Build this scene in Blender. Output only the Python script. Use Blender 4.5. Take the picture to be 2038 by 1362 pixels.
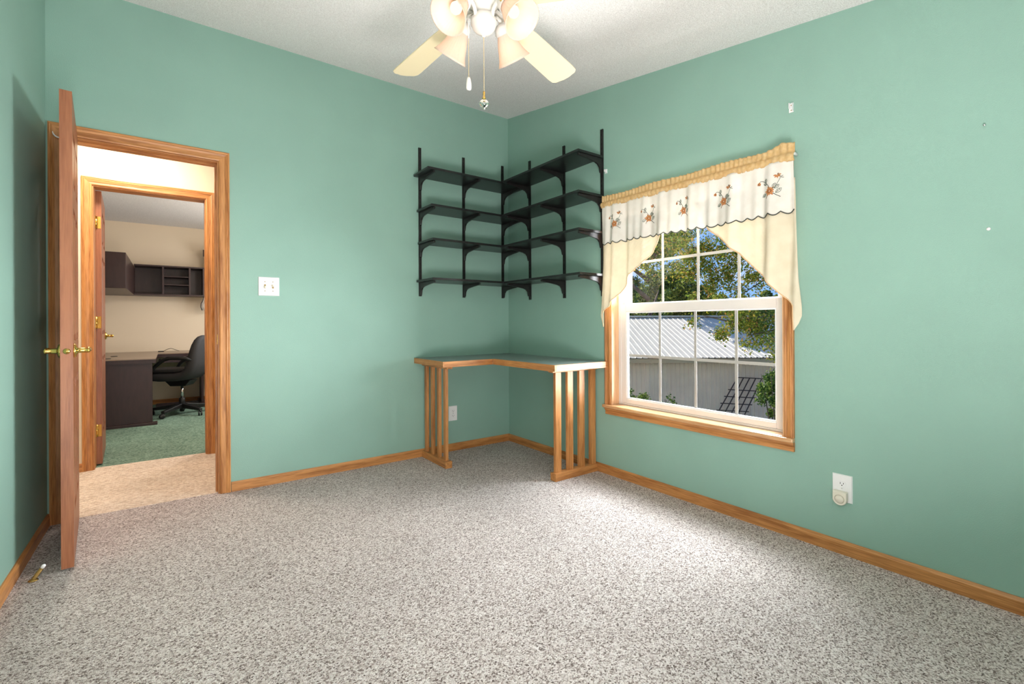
import bpy, math, random
import numpy as np
from mathutils import Vector, Matrix
random.seed(7); rng = np.random.default_rng(7)
S = bpy.context.scene
for o in list(bpy.data.objects): bpy.data.objects.remove(o)
COL = S.collection
PI = math.pi
def lin(r, g, b, a=1.0):
    f = lambda c: (c/255/12.92) if c/255 <= 0.04045 else ((c/255+0.055)/1.055)**2.4
    return (f(r), f(g), f(b), a)

# ------------------------------------------------------------------ camera
CAM = Vector((-2.4338, -3.3980, 1.04))
FPX, YAW, CYH, ROLL = 935.612, 0.9421, 643.588, -0.0047
FW = Vector((math.cos(YAW), math.sin(YAW), 0)); RT = Vector((FW.y, -FW.x, 0)); UP = Vector((0, 0, 1))
cd = bpy.data.cameras.new('camera'); cam = bpy.data.objects.new('camera', cd); COL.objects.link(cam)
cx_ = RT*math.cos(ROLL) + UP*math.sin(ROLL); cy_ = UP*math.cos(ROLL) - RT*math.sin(ROLL); cz_ = -FW
M = Matrix((cx_, cy_, cz_)).transposed().to_4x4(); M.translation = CAM
cam.matrix_world = M
cd.sensor_width = 36; cd.lens = FPX*36/2038; cd.shift_y = -(681-CYH)/2038; cd.clip_start = 0.02; cd.clip_end = 300
S.camera = cam
def at(px, py, d):            # a point of the yard at forward distance d
    u = px-1019; v = py-CYH; c, s = math.cos(ROLL), math.sin(ROLL)
    u, v = c*u+s*v, -s*u+c*v
    return CAM + FW*d + RT*(u/FPX*d) - UP*(v/FPX*d)

# ------------------------------------------------------------------ light and exposure
S.view_settings.view_transform = 'Standard'
S.view_settings.look = 'None'
S.view_settings.exposure = 0.0
S.view_settings.gamma = 1.0
S.view_settings.use_curve_mapping = False
W = bpy.data.worlds.new('world'); S.world = W; W.use_nodes = True
nt = W.node_tree; nt.nodes.clear()
n = nt.nodes.new
out = n('ShaderNodeOutputWorld'); bg = n('ShaderNodeBackground'); tc = n('ShaderNodeTexCoord')
sep = n('ShaderNodeSeparateXYZ'); grad = n('ShaderNodeValToRGB'); mp = n('ShaderNodeMapping')
noi = n('ShaderNodeTexNoise'); cr = n('ShaderNodeValToRGB'); mix = n('ShaderNodeMixRGB')
L = nt.links.new
L(tc.outputs['Generated'], sep.inputs[0]); L(sep.outputs['Z'], grad.inputs[0])
e = grad.color_ramp.elements
e[0].position = 0.0; e[0].color = lin(152, 194, 246); e[1].position = 0.40; e[1].color = lin(88, 148, 228)
L(tc.outputs['Generated'], mp.inputs[0]); mp.inputs['Scale'].default_value = (1, 1, 2.4)
L(mp.outputs[0], noi.inputs['Vector']); noi.inputs['Scale'].default_value = 5.5; noi.inputs['Detail'].default_value = 7
L(noi.outputs['Fac'], cr.inputs[0]); cr.color_ramp.elements[0].position = 0.5; cr.color_ramp.elements[1].position = 0.72
L(cr.outputs[0], mix.inputs['Fac']); L(grad.outputs[0], mix.inputs['Color1']); mix.inputs['Color2'].default_value = lin(244, 247, 252)
L(mix.outputs[0], bg.inputs['Color']); bg.inputs['Strength'].default_value = 1.15
L(bg.outputs[0], out.inputs[0])

def lamp(name, kind, loc, energy, color=(1, 1, 1), target=None, **kw):
    d = bpy.data.lights.new(name, kind); d.energy = energy; d.color = color
    for k, v in kw.items(): setattr(d, k, v)
    o = bpy.data.objects.new(name, d); COL.objects.link(o); o.location = loc
    if target is not None:
        o.rotation_euler = (Vector(target)-Vector(loc)).to_track_quat('-Z', 'Y').to_euler()
    return o
sun = lamp('sun', 'SUN', (0, 0, 10), 7.5, (1, 0.95, 0.86), angle=0.012)
sun.rotation_euler = Vector((0.14, -1.15, -1.0)).to_track_quat('-Z', 'Y').to_euler()
# daylight entering through the window from the yard beside it and the sky above it
lamp('yard_daylight', 'AREA', (3.0, -3.2, 1.0), 1000, (0.96, 0.97, 1.0), target=(-0.2, -1.75, 1.10), shape='RECTANGLE', size=3.0, size_y=2.2)
lamp('sky_daylight', 'AREA', (1.25, -1.7, 3.0), 420, (0.90, 0.96, 1.0), target=(-0.3, -1.75, 0.9), shape='RECTANGLE', size=1.6, size_y=1.4)
lamp('ground_bounce', 'AREA', (1.5, -1.9, -0.9), 260, (1.0, 0.97, 0.96), target=(-0.4, -1.75, 1.5), shape='RECTANGLE', size=1.8, size_y=1.2)
# added fill lamps behind the camera, in place of a bounced flash
lamp('ceiling_fill', 'AREA', (-2.0, -3.45, 0.35), 66, (1, 0.93, 0.93), target=(-1.75, -2.1, 2.45), shape='RECTANGLE', size=1.2, size_y=0.6, spread=math.radians(160))
lamp('right_fill', 'AREA', (-2.70, -3.55, 1.85), 15, (1, 0.96, 0.98), target=(-0.5, -2.5, 0.15), shape='RECTANGLE', size=0.9, size_y=0.9)  # extra fill, added to brighten the right wall and floor
# the hall's ceiling lamp and the office's ceiling lamp and window
lamp('hall_lamp', 'AREA', (-2.75, 0.58, 2.49), 27, (1, 0.91, 0.79), shape='DISK', size=0.35)
lamp('office_lamp', 'POINT', (-1.55, 2.1, 1.85), 27, (1, 0.94, 0.86), shadow_soft_size=0.12)
lamp('office_daylight', 'AREA', (-1.15, 3.0, 1.3), 22, (0.95, 0.98, 1), target=(-2.6, 3.1, 0.8), shape='RECTANGLE', size=1.1, size_y=1.1)

# ------------------------------------------------------------------ materials
def newmat(name):
    m = bpy.data.materials.new(name); m.use_nodes = True
    return m, m.node_tree, m.node_tree.nodes['Principled BSDF']
def mat(name, col, rough=0.5, metal=0.0, bump=0.0, bscale=80, var=0.0, vscale=12, stretch=None, col2=None, spec=None, coat=0):
    m, t, b = newmat(name)
    b.inputs['Roughness'].default_value = rough; b.inputs['Metallic'].default_value = metal
    b.inputs['Base Color'].default_value = col
    if spec is not None: b.inputs['Specular IOR Level'].default_value = spec
    if coat: b.inputs['Coat Weight'].default_value = coat
    tcn = t.nodes.new('ShaderNodeTexCoord')
    src = tcn.outputs['Object']
    if stretch:
        mpn = t.nodes.new('ShaderNodeMapping'); mpn.inputs['Scale'].default_value = stretch
        t.links.new(src, mpn.inputs[0]); src = mpn.outputs[0]
    if var or col2:
        nz = t.nodes.new('ShaderNodeTexNoise'); nz.inputs['Scale'].default_value = vscale; nz.inputs['Detail'].default_value = 6
        t.links.new(src, nz.inputs['Vector'])
        rp = t.nodes.new('ShaderNodeValToRGB')
        c2 = col2 or tuple(c*(1-var) for c in col[:3])+(1,)
        rp.color_ramp.elements[0].position = 0.35; rp.color_ramp.elements[0].color = c2
        rp.color_ramp.elements[1].position = 0.65; rp.color_ramp.elements[1].color = col
        t.links.new(nz.outputs['Fac'], rp.inputs[0]); t.links.new(rp.outputs[0], b.inputs['Base Color'])
    if bump:
        nb = t.nodes.new('ShaderNodeTexNoise'); nb.inputs['Scale'].default_value = bscale; nb.inputs['Detail'].default_value = 4
        t.links.new(src, nb.inputs['Vector'])
        bp = t.nodes.new('ShaderNodeBump'); bp.inputs['Strength'].default_value = bump; bp.inputs['Distance'].default_value = 0.004
        t.links.new(nb.outputs['Fac'], bp.inputs['Height']); t.links.new(bp.outputs[0], b.inputs['Normal'])
    return m
def oak(name, axis, light=(206, 143, 84), dark=(154, 95, 47), rough=0.42):
    m, t, b = newmat(name)
    N = t.nodes.new; K = t.links.new
    tcn = N('ShaderNodeTexCoord'); sc = [26, 26, 26]; sc['xyz'.index(axis)] = 1.6
    mpn = N('ShaderNodeMapping'); mpn.inputs['Scale'].default_value = sc; K(tcn.outputs['Object'], mpn.inputs[0])
    n1 = N('ShaderNodeTexNoise'); n1.inputs['Scale'].default_value = 1.6; n1.inputs['Detail'].default_value = 5; n1.inputs['Distortion'].default_value = 0.6
    K(mpn.outputs[0], n1.inputs['Vector'])
    sc2 = [320, 320, 320]; sc2['xyz'.index(axis)] = 12
    mp2 = N('ShaderNodeMapping'); mp2.inputs['Scale'].default_value = sc2; K(tcn.outputs['Object'], mp2.inputs[0])
    n2 = N('ShaderNodeTexNoise'); n2.inputs['Scale'].default_value = 1.0; n2.inputs['Detail'].default_value = 2; K(mp2.outputs[0], n2.inputs['Vector'])
    ad = N('ShaderNodeMath'); ad.operation = 'MULTIPLY_ADD'; ad.inputs[1].default_value = 0.45; K(n2.outputs['Fac'], ad.inputs[0])
    mu = N('ShaderNodeMath'); mu.operation = 'MULTIPLY'; mu.inputs[1].default_value = 0.62; K(n1.outputs['Fac'], mu.inputs[0]); K(mu.outputs[0], ad.inputs[2])
    rp = N('ShaderNodeValToRGB'); rp.color_ramp.elements[0].position = 0.40; rp.color_ramp.elements[1].position = 0.62
    rp.color_ramp.elements[0].color = lin(*dark); rp.color_ramp.elements[1].color = lin(*light)
    K(ad.outputs[0], rp.inputs[0]); K(rp.outputs[0], b.inputs['Base Color']); b.inputs['Roughness'].default_value = rough
    bp = N('ShaderNodeBump'); bp.inputs['Strength'].default_value = 0.15; bp.inputs['Distance'].default_value = 0.002
    K(n2.outputs['Fac'], bp.inputs['Height']); K(bp.outputs[0], b.inputs['Normal'])
    return m
def carpet(name, cols, scale=120, bump=0.9, big=0.10, stretch=(1, 1, 1)):
    m, t, b = newmat(name)
    N = t.nodes.new; K = t.links.new
    tcn = N('ShaderNodeTexCoord'); mpn = N('ShaderNodeMapping'); mpn.inputs['Scale'].default_value = stretch
    K(tcn.outputs['Object'], mpn.inputs[0])
    wn = N('ShaderNodeTexNoise'); wn.inputs['Scale'].default_value = scale*0.5; wn.inputs['Detail'].default_value = 2; K(mpn.outputs[0], wn.inputs['Vector'])
    vm = N('ShaderNodeVectorMath'); vm.operation = 'MULTIPLY_ADD'; vm.inputs[1].default_value = (0.006, 0.006, 0.006)
    K(wn.outputs['Color'], vm.inputs[0]); K(mpn.outputs[0], vm.inputs[2])
    vo = N('ShaderNodeTexVoronoi'); vo.inputs['Scale'].default_value = scale; K(vm.outputs[0], vo.inputs['Vector'])
    sp = N('ShaderNodeSeparateColor'); K(vo.outputs['Color'], sp.inputs[0])
    rp = N('ShaderNodeValToRGB'); rp.color_ramp.interpolation = 'LINEAR'
    els = rp.color_ramp.elements
    while len(els) < len(cols): els.new(0.5)
    for i, (p, c) in enumerate(cols): els[i].position = p; els[i].color = lin(*c)
    K(sp.outputs[0], rp.inputs[0])
    nb = N('ShaderNodeTexNoise'); nb.inputs['Scale'].default_value = 2.2; nb.inputs['Detail'].default_value = 4; K(tcn.outputs['Object'], nb.inputs['Vector'])
    mr = N('ShaderNodeMapRange'); mr.inputs['From Min'].default_value = 0.3; mr.inputs['From Max'].default_value = 0.7
    mr.inputs['To Min'].default_value = 1-big; mr.inputs['To Max'].default_value = 1+big; K(nb.outputs['Fac'], mr.inputs['Value'])
    mx = N('ShaderNodeVectorMath'); mx.operation = 'SCALE'; K(rp.outputs[0], mx.inputs[0]); K(mr.outputs[0], mx.inputs['Scale'])
    K(mx.outputs[0], b.inputs['Base Color']); b.inputs['Roughness'].default_value = 0.95; b.inputs['Specular IOR Level'].default_value = 0.1
    bp = N('ShaderNodeBump'); bp.inputs['Strength'].default_value = bump; bp.inputs['Distance'].default_value = 0.006; bp.invert = True
    K(vo.outputs['Distance'], bp.inputs['Height']); K(bp.outputs[0], b.inputs['Normal'])
    return m
def glassy(name, col, rough=0.0, ior=1.45):
    m, t, b = newmat(name)
    b.inputs['Base Color'].default_value = col; b.inputs['Transmission Weight'].default_value = 1; b.inputs['Roughness'].default_value = rough; b.inputs['IOR'].default_value = ior
    return m
def pane_mat(name):            # thin window glass: mostly clear, a weak reflection
    m = bpy.data.materials.new(name); m.use_nodes = True; t = m.node_tree; t.nodes.clear()
    o = t.nodes.new('ShaderNodeOutputMaterial'); tr = t.nodes.new('ShaderNodeBsdfTransparent'); gl = t.nodes.new('ShaderNodeBsdfGlossy')
    fr = t.nodes.new('ShaderNodeFresnel'); fr.inputs[0].default_value = 1.3; mx = t.nodes.new('ShaderNodeMixShader')
    gl.inputs['Roughness'].default_value = 0.02; tr.inputs[0].default_value = (0.97, 0.985, 0.98, 1)
    geo = t.nodes.new('ShaderNodeNewGeometry'); fm = t.nodes.new('ShaderNodeMath'); fm.operation = 'MULTIPLY'; inv = t.nodes.new('ShaderNodeMath'); inv.operation = 'SUBTRACT'; inv.inputs[0].default_value = 1.0
    t.links.new(geo.outputs['Backfacing'], inv.inputs[1]); t.links.new(fr.outputs[0], fm.inputs[0]); t.links.new(inv.outputs[0], fm.inputs[1])
    t.links.new(fm.outputs[0], mx.inputs[0]); t.links.new(tr.outputs[0], mx.inputs[1]); t.links.new(gl.outputs[0], mx.inputs[2]); t.links.new(mx.outputs[0], o.inputs[0])
    return m
def translucent(name, col, tcol, fac, rough=0.8, bump=0.0, bscale=400, var=None, vscale=30, gloss=0.0):
    m = bpy.data.materials.new(name); m.use_nodes = True; t = m.node_tree; t.nodes.clear()
    N = t.nodes.new; K = t.links.new
    o = N('ShaderNodeOutputMaterial'); d = N('ShaderNodeBsdfPrincipled'); tr = N('ShaderNodeBsdfTranslucent'); mx = N('ShaderNodeMixShader')
    d.inputs['Base Color'].default_value = col; d.inputs['Roughness'].default_value = rough; d.inputs['Specular IOR Level'].default_value = gloss
    tr.inputs[0].default_value = tcol; mx.inputs[0].default_value = fac
    K(d.outputs[0], mx.inputs[1]); K(tr.outputs[0], mx.inputs[2]); K(mx.outputs[0], o.inputs[0])
    if var or bump:
        tcn = N('ShaderNodeTexCoord')
    if var:
        nz = N('ShaderNodeTexNoise'); nz.inputs['Scale'].default_value = vscale; nz.inputs['Detail'].default_value = 4; K(tcn.outputs['Object'], nz.inputs['Vector'])
        rp = N('ShaderNodeValToRGB'); rp.color_ramp.elements[0].position = 0.35; rp.color_ramp.elements[1].position = 0.65
        rp.color_ramp.elements[0].color = var; rp.color_ramp.elements[1].color = col
        K(nz.outputs['Fac'], rp.inputs[0]); K(rp.outputs[0], d.inputs['Base Color'])
    if bump:
        nb = N('ShaderNodeTexNoise'); nb.inputs['Scale'].default_value = bscale; K(tcn.outputs['Object'], nb.inputs['Vector'])
        bp = N('ShaderNodeBump'); bp.inputs['Strength'].default_value = bump; bp.inputs['Distance'].default_value = 0.002
        K(nb.outputs['Fac'], bp.inputs['Height']); K(bp.outputs[0], d.inputs['Normal'])
    return m
def leafmat(name, cols, tr=0.35):
    m = bpy.data.materials.new(name); m.use_nodes = True; t = m.node_tree; t.nodes.clear()
    N = t.nodes.new; K = t.links.new
    o = N('ShaderNodeOutputMaterial'); g = N('ShaderNodeNewGeometry'); rp = N('ShaderNodeValToRGB')
    els = rp.color_ramp.elements
    while len(els) < len(cols): els.new(0.5)
    for i, (p, c) in enumerate(cols): els[i].position = p; els[i].color = lin(*c)
    d = N('ShaderNodeBsdfPrincipled'); d.inputs['Roughness'].default_value = 0.55; d.inputs['Specular IOR Level'].default_value = 0.25
    tl = N('ShaderNodeBsdfTranslucent'); mx = N('ShaderNodeMixShader'); mx.inputs[0].default_value = tr
    K(g.outputs['Random Per Island'], rp.inputs[0]); K(rp.outputs[0], d.inputs['Base Color']); K(rp.outputs[0], tl.inputs[0])
    K(d.outputs[0], mx.inputs[1]); K(tl.outputs[0], mx.inputs[2]); K(mx.outputs[0], o.inputs[0])
    return m
def emis(name, col, st):
    m = bpy.data.materials.new(name); m.use_nodes = True; t = m.node_tree; t.nodes.clear()
    o = t.nodes.new('ShaderNodeOutputMaterial'); em = t.nodes.new('ShaderNodeEmission'); em.inputs[0].default_value = col; em.inputs[1].default_value = st
    t.links.new(em.outputs[0], o.inputs[0]); return m

GREEN = mat('green_wall_paint', lin(146, 181, 167), rough=0.55, bump=0.25, bscale=260, var=0.05, vscale=3, spec=0.35)
BEIGE = mat('beige_wall_paint', lin(230, 214, 190), rough=0.7, bump=0.2, bscale=260, spec=0.2)
POPCORN = mat('popcorn_ceiling', lin(250, 247, 246), rough=0.9, bump=1.0, bscale=210, col2=lin(222, 218, 216), vscale=210, spec=0.1)
OAKX, OAKY, OAKZ = oak('oak_x', 'x'), oak('oak_y', 'y'), oak('oak_z', 'z')
OAKD = oak('red_oak_z', 'z', (158, 98, 64), (134, 78, 48))
OAKLIT = oak('lit_oak_z', 'z', (228, 184, 142), (208, 158, 112))  # oak lightened in colour to hold the light on the window jambs
GREYC = carpet('grey_carpet', [(0.0, (100, 86, 82)), (0.20, (162, 146, 140)), (0.45, (203, 189, 184)), (0.75, (226, 214, 210)), (1.0, (242, 232, 229))], scale=235, bump=0.8, big=0.07)
BEIGEC = carpet('beige_carpet', [(0.0, (198, 174, 152)), (0.5, (232, 212, 192)), (1.0, (246, 232, 216))], scale=110, bump=0.8, stretch=(0.7, 1.4, 1))
GREENC = carpet('green_carpet', [(0.0, (84, 108, 94)), (0.5, (118, 144, 126)), (1.0, (146, 168, 150))], scale=110, bump=0.8, big=0.16)
WHITEV = mat('white_vinyl', lin(222, 216, 212), rough=0.35)
MUNT = mat('shaded_grid_vinyl', lin(172, 164, 158), rough=0.45)  # white grid bars greyed in colour to hold their backlit shade
STOOLM = oak('gloss_oak_y', 'y', (226, 178, 128), (190, 132, 82), rough=0.30)  # paler than the other oak, so the colour carries the sill's glare
b_ = STOOLM.node_tree.nodes['Principled BSDF']; b_.inputs['Coat Weight'].default_value = 1.0; b_.inputs['Coat Roughness'].default_value = 0.22
WHITEP = mat('white_plastic', lin(238, 236, 236), rough=0.3)
IVORY = mat('ivory_plastic', lin(228, 220, 204), rough=0.4)
DARK = mat('dark_slot', lin(30, 26, 24), rough=0.8)
BRASS = mat('brass', lin(214, 178, 98), rough=0.18, metal=1.0)
AGEDBRASS = mat('aged_brass', lin(170, 140, 84), rough=0.35, metal=1.0)
BLACKM = mat('black_enamel', lin(34, 30, 30), rough=0.38, var=0.3, vscale=40)
BLACKS = mat('black_stained_board', lin(31, 31, 31), rough=0.3, var=0.35, vscale=30, stretch=(1, 1, 1))
LAMI = mat('green_grey_laminate', lin(126, 140, 138), rough=0.32, var=0.15, vscale=160)
ESPRESSO = mat('dark_cherry_laminate', lin(54, 33, 33), rough=0.4, var=0.25, vscale=40, stretch=(1, 1, 0.2))
DESKTOP = mat('taupe_desk_laminate', lin(150, 128, 108), rough=0.3)
FABRICK = mat('black_upholstery', lin(46, 44, 46), rough=0.75, bump=0.3, bscale=500, var=0.2, vscale=200)
PLASTK = mat('black_plastic', lin(26, 25, 26), rough=0.4)
CHROME = mat('chrome', lin(225, 225, 228), rough=0.12, metal=1.0)
ENAMEL = mat('white_fan_enamel', lin(222, 217, 210), rough=0.3)
CREAMB = mat('cream_fan_blade', lin(220, 206, 170), rough=0.45)
SHADEG = translucent('frosted_glass', lin(244, 226, 214), lin(255, 230, 208), 0.45, rough=0.25, gloss=0.4)
BULBM = emis('bulb_glow', (1, 0.84, 0.60, 1), 1.6)
CRYSTAL = glassy('clear_crystal', (1, 1, 1, 1), 0.02)
WHITEF = translucent('white_linen', lin(244, 238, 230), lin(244, 238, 228), 0.15, bump=0.25, bscale=500, var=lin(236, 228, 218), vscale=16)
CREAMF = translucent('cream_linen', lin(238, 227, 204), lin(240, 231, 212), 0.20, bump=0.25, bscale=500, var=lin(228, 215, 190), vscale=14)
TANF = translucent('tan_linen', lin(232, 200, 150), lin(232, 194, 140), 0.2, bump=0.3, bscale=400, var=lin(218, 180, 124), vscale=60)
THREADK = mat('dark_thread', lin(66, 70, 62), rough=0.8)
THREADG = mat('sage_thread', lin(104, 120, 104), rough=0.8)
THREADO = mat('orange_thread', lin(204, 140, 84), rough=0.8, col2=lin(172, 104, 58), vscale=300)
THREADB = mat('brown_thread', lin(112, 64, 34), rough=0.8)
PEACH = mat('peach_binding', lin(220, 180, 138), rough=0.8)
GLASS = pane_mat('window_glass')
ROOFM = mat('white_roof_steel', lin(196, 186, 172), rough=0.55, var=0.10, vscale=3, stretch=(1, 1, 1))
SHEDW = mat('tan_wall_steel', lin(228, 200, 178), rough=0.6, var=0.12, vscale=2)
FASCIA = mat('tan_fascia', lin(176, 152, 122), rough=0.6)
RUST = mat('rusted_iron', lin(62, 44, 38), rough=0.8)
GRASS = mat('lawn', lin(118, 116, 80), rough=0.95, col2=lin(90, 92, 58), vscale=14, bump=0.8, bscale=40)
BARK = mat('bark', lin(92, 76, 62), rough=0.9, bump=0.8, bscale=30, var=0.3, vscale=12)
LEAFD = leafmat('evergreen_leaves', [(0, (44, 66, 32)), (0.45, (80, 106, 46)), (0.8, (128, 148, 60)), (1, (196, 192, 90))], 0.3)
LEAFA = leafmat('autumn_leaves', [(0, (74, 94, 36)), (0.5, (128, 142, 50)), (0.8, (186, 176, 66)), (1, (208, 142, 78))], 0.45)
LEAFY = leafmat('yellowing_leaves', [(0, (80, 106, 40)), (0.55, (136, 156, 56)), (0.88, (212, 200, 74)), (1, (216, 154, 82))], 0.45)
LEAFB = leafmat('bush_leaves', [(0, (40, 66, 26)), (0.5, (74, 104, 36)), (1, (150, 160, 70))], 0.35)
CURTP = mat('dark_patterned_cloth', lin(70, 58, 54), rough=0.9, col2=lin(40, 34, 34), vscale=60)

# ------------------------------------------------------------------ mesh builder
class MB:
    def __init__(s): s.v = []; s.f = []; s.m = []; s.sm = []
    def add(s, vs, fs, mi=0, smooth=False):
        o = len(s.v); s.v += [tuple(p) for p in vs]
        for f in fs: s.f.append(tuple(i+o for i in f)); s.m.append(mi); s.sm.append(smooth)
        return s
    def box(s, x0, x1, y0, y1, z0, z1, mi=0):
        x0, x1 = sorted((x0, x1)); y0, y1 = sorted((y0, y1)); z0, z1 = sorted((z0, z1))
        return s.add([(x0,y0,z0),(x1,y0,z0),(x1,y1,z0),(x0,y1,z0),(x0,y0,z1),(x1,y0,z1),(x1,y1,z1),(x0,y1,z1)],
                     [(0,3,2,1),(4,5,6,7),(0,1,5,4),(1,2,6,5),(2,3,7,6),(3,0,4,7)], mi)
    def frame(s, c, ax, ay, az, mi=0):        # box from centre and three half-axis vectors
        c, ax, ay, az = map(Vector, (c, ax, ay, az))
        vs = [c+ax*i+ay*j+az*k for k in (-1, 1) for (i, j) in ((-1,-1),(1,-1),(1,1),(-1,1))]
        return s.add(vs, [(0,3,2,1),(4,5,6,7),(0,1,5,4),(1,2,6,5),(2,3,7,6),(3,0,4,7)], mi)
    def prism(s, pts, vec, mi=0):             # planar polygon pushed along vec
        a = [Vector(p) for p in pts]; vec = Vector(vec); k = len(a)
        fs = [tuple(range(k))[::-1], tuple(range(k, 2*k))] + [(i, (i+1) % k, (i+1) % k+k, i+k) for i in range(k)]
        return s.add(a+[p+vec for p in a], fs, mi)
    def tube(s, pts, r, seg=8, mi=0, cap=True, closed=False):
        pts = [Vector(p) for p in pts]; k = len(pts); rs = r if isinstance(r, (list, tuple)) else [r]*k
        vs = []; prev = None
        for i, p in enumerate(pts):
            a = pts[i-1] if (i > 0 or closed) else pts[i]; b = pts[(i+1) % k] if (i < k-1 or closed) else pts[i]
            t = (b-a).normalized()
            if prev is None:
                ref = Vector((0, 0, 1)) if abs(t.z) < 0.9 else Vector((1, 0, 0)); u = t.cross(ref).normalized()
            else:
                u = (prev - t*prev.dot(t)).normalized()
            prev = u; w = t.cross(u)
            for j in range(seg):
                a_ = 2*PI*j/seg; vs.append(p+(u*math.cos(a_)+w*math.sin(a_))*rs[i])
        fs = []
        for i in range(k if closed else k-1):
            i2 = (i+1) % k
            for j in range(seg): fs.append((i*seg+j, i*seg+(j+1) % seg, i2*seg+(j+1) % seg, i2*seg+j))
        if cap and not closed: fs += [tuple(range(seg))[::-1], tuple((k-1)*seg+j for j in range(seg))]
        return s.add(vs, fs, mi, True)
    def lathe(s, prof, base=(0, 0, 0), axis=(0, 0, 1), seg=24, mi=0, flute=None):
        base = Vector(base); q = Vector((0, 0, 1)).rotation_difference(Vector(axis).normalized()); vs = []
        for i, (r, h) in enumerate(prof):
            for j in range(seg):
                a = 2*PI*j/seg; rr = r*(1+(flute[0]*math.cos(flute[1]*a) if flute else 0))
                vs.append(base+q @ Vector((rr*math.cos(a), rr*math.sin(a), h)))
        fs = []
        for i in range(len(prof)-1):
            for j in range(seg): fs.append((i*seg+j, i*seg+(j+1) % seg, (i+1)*seg+(j+1) % seg, (i+1)*seg+j))
        if prof[0][0] > 1e-6 and not flute: fs.append(tuple(range(seg))[::-1])
        if prof[-1][0] > 1e-6 and not flute: fs.append(tuple((len(prof)-1)*seg+j for j in range(seg)))
        return s.add(vs, fs, mi, True)
    def ball(s, c, r, seg=12, mi=0, sz=1.0):
        return s.lathe([(max(1e-5, r*math.sin(PI*i/8)), -r*sz*math.cos(PI*i/8)) for i in range(9)], c, seg=seg, mi=mi)
    def grid(s, P, mi=0, smooth=True):        # P[i][j] points
        a, b = len(P), len(P[0]); vs = [p for row in P for p in row]
        return s.add(vs, [(i*b+j, i*b+j+1, (i+1)*b+j+1, (i+1)*b+j) for i in range(a-1) for j in range(b-1)], mi, smooth)
ORG = {}
def build(name, mb, mats, parent=None, label=None, bevel=0, origin=None, kind=None, solid=0):
    mats = mats if isinstance(mats, (list, tuple)) else [mats]
    org = ORG.get(parent.name) if parent else Vector(origin if origin is not None else (0, 0, 0))
    me = bpy.data.meshes.new(name)
    me.from_pydata([tuple(Vector(p)-org) for p in mb.v], [], mb.f)
    for m in mats: me.materials.append(m)
    me.polygons.foreach_set('material_index', mb.m); me.polygons.foreach_set('use_smooth', mb.sm); me.update()
    o = bpy.data.objects.new(name, me); COL.objects.link(o)
    if parent: o.parent = parent
    else: o.location = org
    ORG[o.name] = org
    if label: o['label'] = label
    if kind: o['kind'] = kind
    if solid:
        md = o.modifiers.new('thickness', 'SOLIDIFY'); md.thickness = solid; md.offset = 0
    if bevel:
        md = o.modifiers.new('bevel', 'BEVEL'); md.width = bevel; md.segments = 2; md.limit_method = 'ANGLE'; md.angle_limit = 0.6
    return o
def root(name, loc, label, cat=None, group=None, kind=None):
    o = bpy.data.objects.new(name, None); COL.objects.link(o); o.location = loc; o.empty_display_size = 0.05
    ORG[o.name] = Vector(loc); tag(o, label, cat, group, kind); return o
def tag(o, label, cat=None, group=None, kind=None):
    o['label'] = label
    if cat: o['category'] = cat
    if group: o['group'] = group
    if kind: o['kind'] = kind
    return o
def struct(name, mb, m, label, bevel=0):
    return tag(build(name, mb, m, bevel=bevel), label, kind='structure')
def B(*a): return MB().box(*a)
def dup(o, delta, label):
    r = o.copy(); COL.objects.link(r); r.location = Vector(o.location)+Vector(delta); r['label'] = label
    for ch in o.children:
        c = ch.copy(); COL.objects.link(c); c.parent = r
        for g in ch.children:
            d = g.copy(); COL.objects.link(d); d.parent = c
    return r

# ------------------------------------------------------------------ room shell
LX, YF, ZC, SL = -2.954, -3.83, 2.856, 0.1654
def zc(y): return ZC + SL*y
T = 0.06
DX0, DX1, DZ = -2.888, -2.190, 2.045            # clear opening of the near door
# back wall (green face, room side) with door opening
mb = MB().box(LX-0.1, DX0, 0, T, 0, 3.0).box(DX1, 0.14, 0, T, 0, 3.0).box(DX0, DX1, 0, T, DZ, 3.0)
struct('wall_back', mb, GREEN, 'sea green back wall with the open doorway and left half of the corner shelves')
# window wall with opening
WY0, WY1, WZ0, WZ1 = -1.197, -2.320, 0.470, 1.79
def sloped(x0, x1, y0, y1, z0):
    return [(x0, y0, z0), (x0, y1, z0), (x0, y1, zc(y1)+0.02), (x0, y0, zc(y0)+0.02)]
mb = MB()
mb.prism(sloped(0, 0, WY0, 0.0, 0), (0.14, 0, 0)); mb.prism(sloped(0, 0, YF, WY1, 0), (0.14, 0, 0))
mb.box(0, 0.14, WY1, WY0, 0, WZ0); mb.prism(sloped(0, 0, WY1, WY0, WZ1), (0.14, 0, 0))
struct('wall_right', mb, GREEN, 'sea green right wall around the window with the embroidered valance')
mb = MB().prism(sloped(LX, LX, YF, 0.0, 0), (-0.1, 0, 0))
struct('wall_left', mb, GREEN, 'sea green left wall behind the open door, in its shadow')
mb = MB().box(LX-0.1, 0.14, YF-0.1, YF, 0, zc(YF)+0.02)
struct('wall_front', mb, GREEN, 'sea green wall behind the camera')
mb = MB().prism([(LX-0.1, 0, ZC), (LX-0.1, YF-0.1, zc(YF-0.1)), (LX-0.1, YF-0.1, zc(YF-0.1)+0.1), (LX-0.1, 0, ZC+0.1)], (0.24-LX, 0, 0))
struct('ceiling', mb, POPCORN, 'sloped white popcorn-textured ceiling over the green room')
struct('floor', MB().box(LX, 0, YF, 0.02, -0.05, 0).box(DX0, DX1, 0.02, 0.03, -0.05, 0), GREYC, 'speckled grey and brown frieze carpet of the green room')
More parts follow.
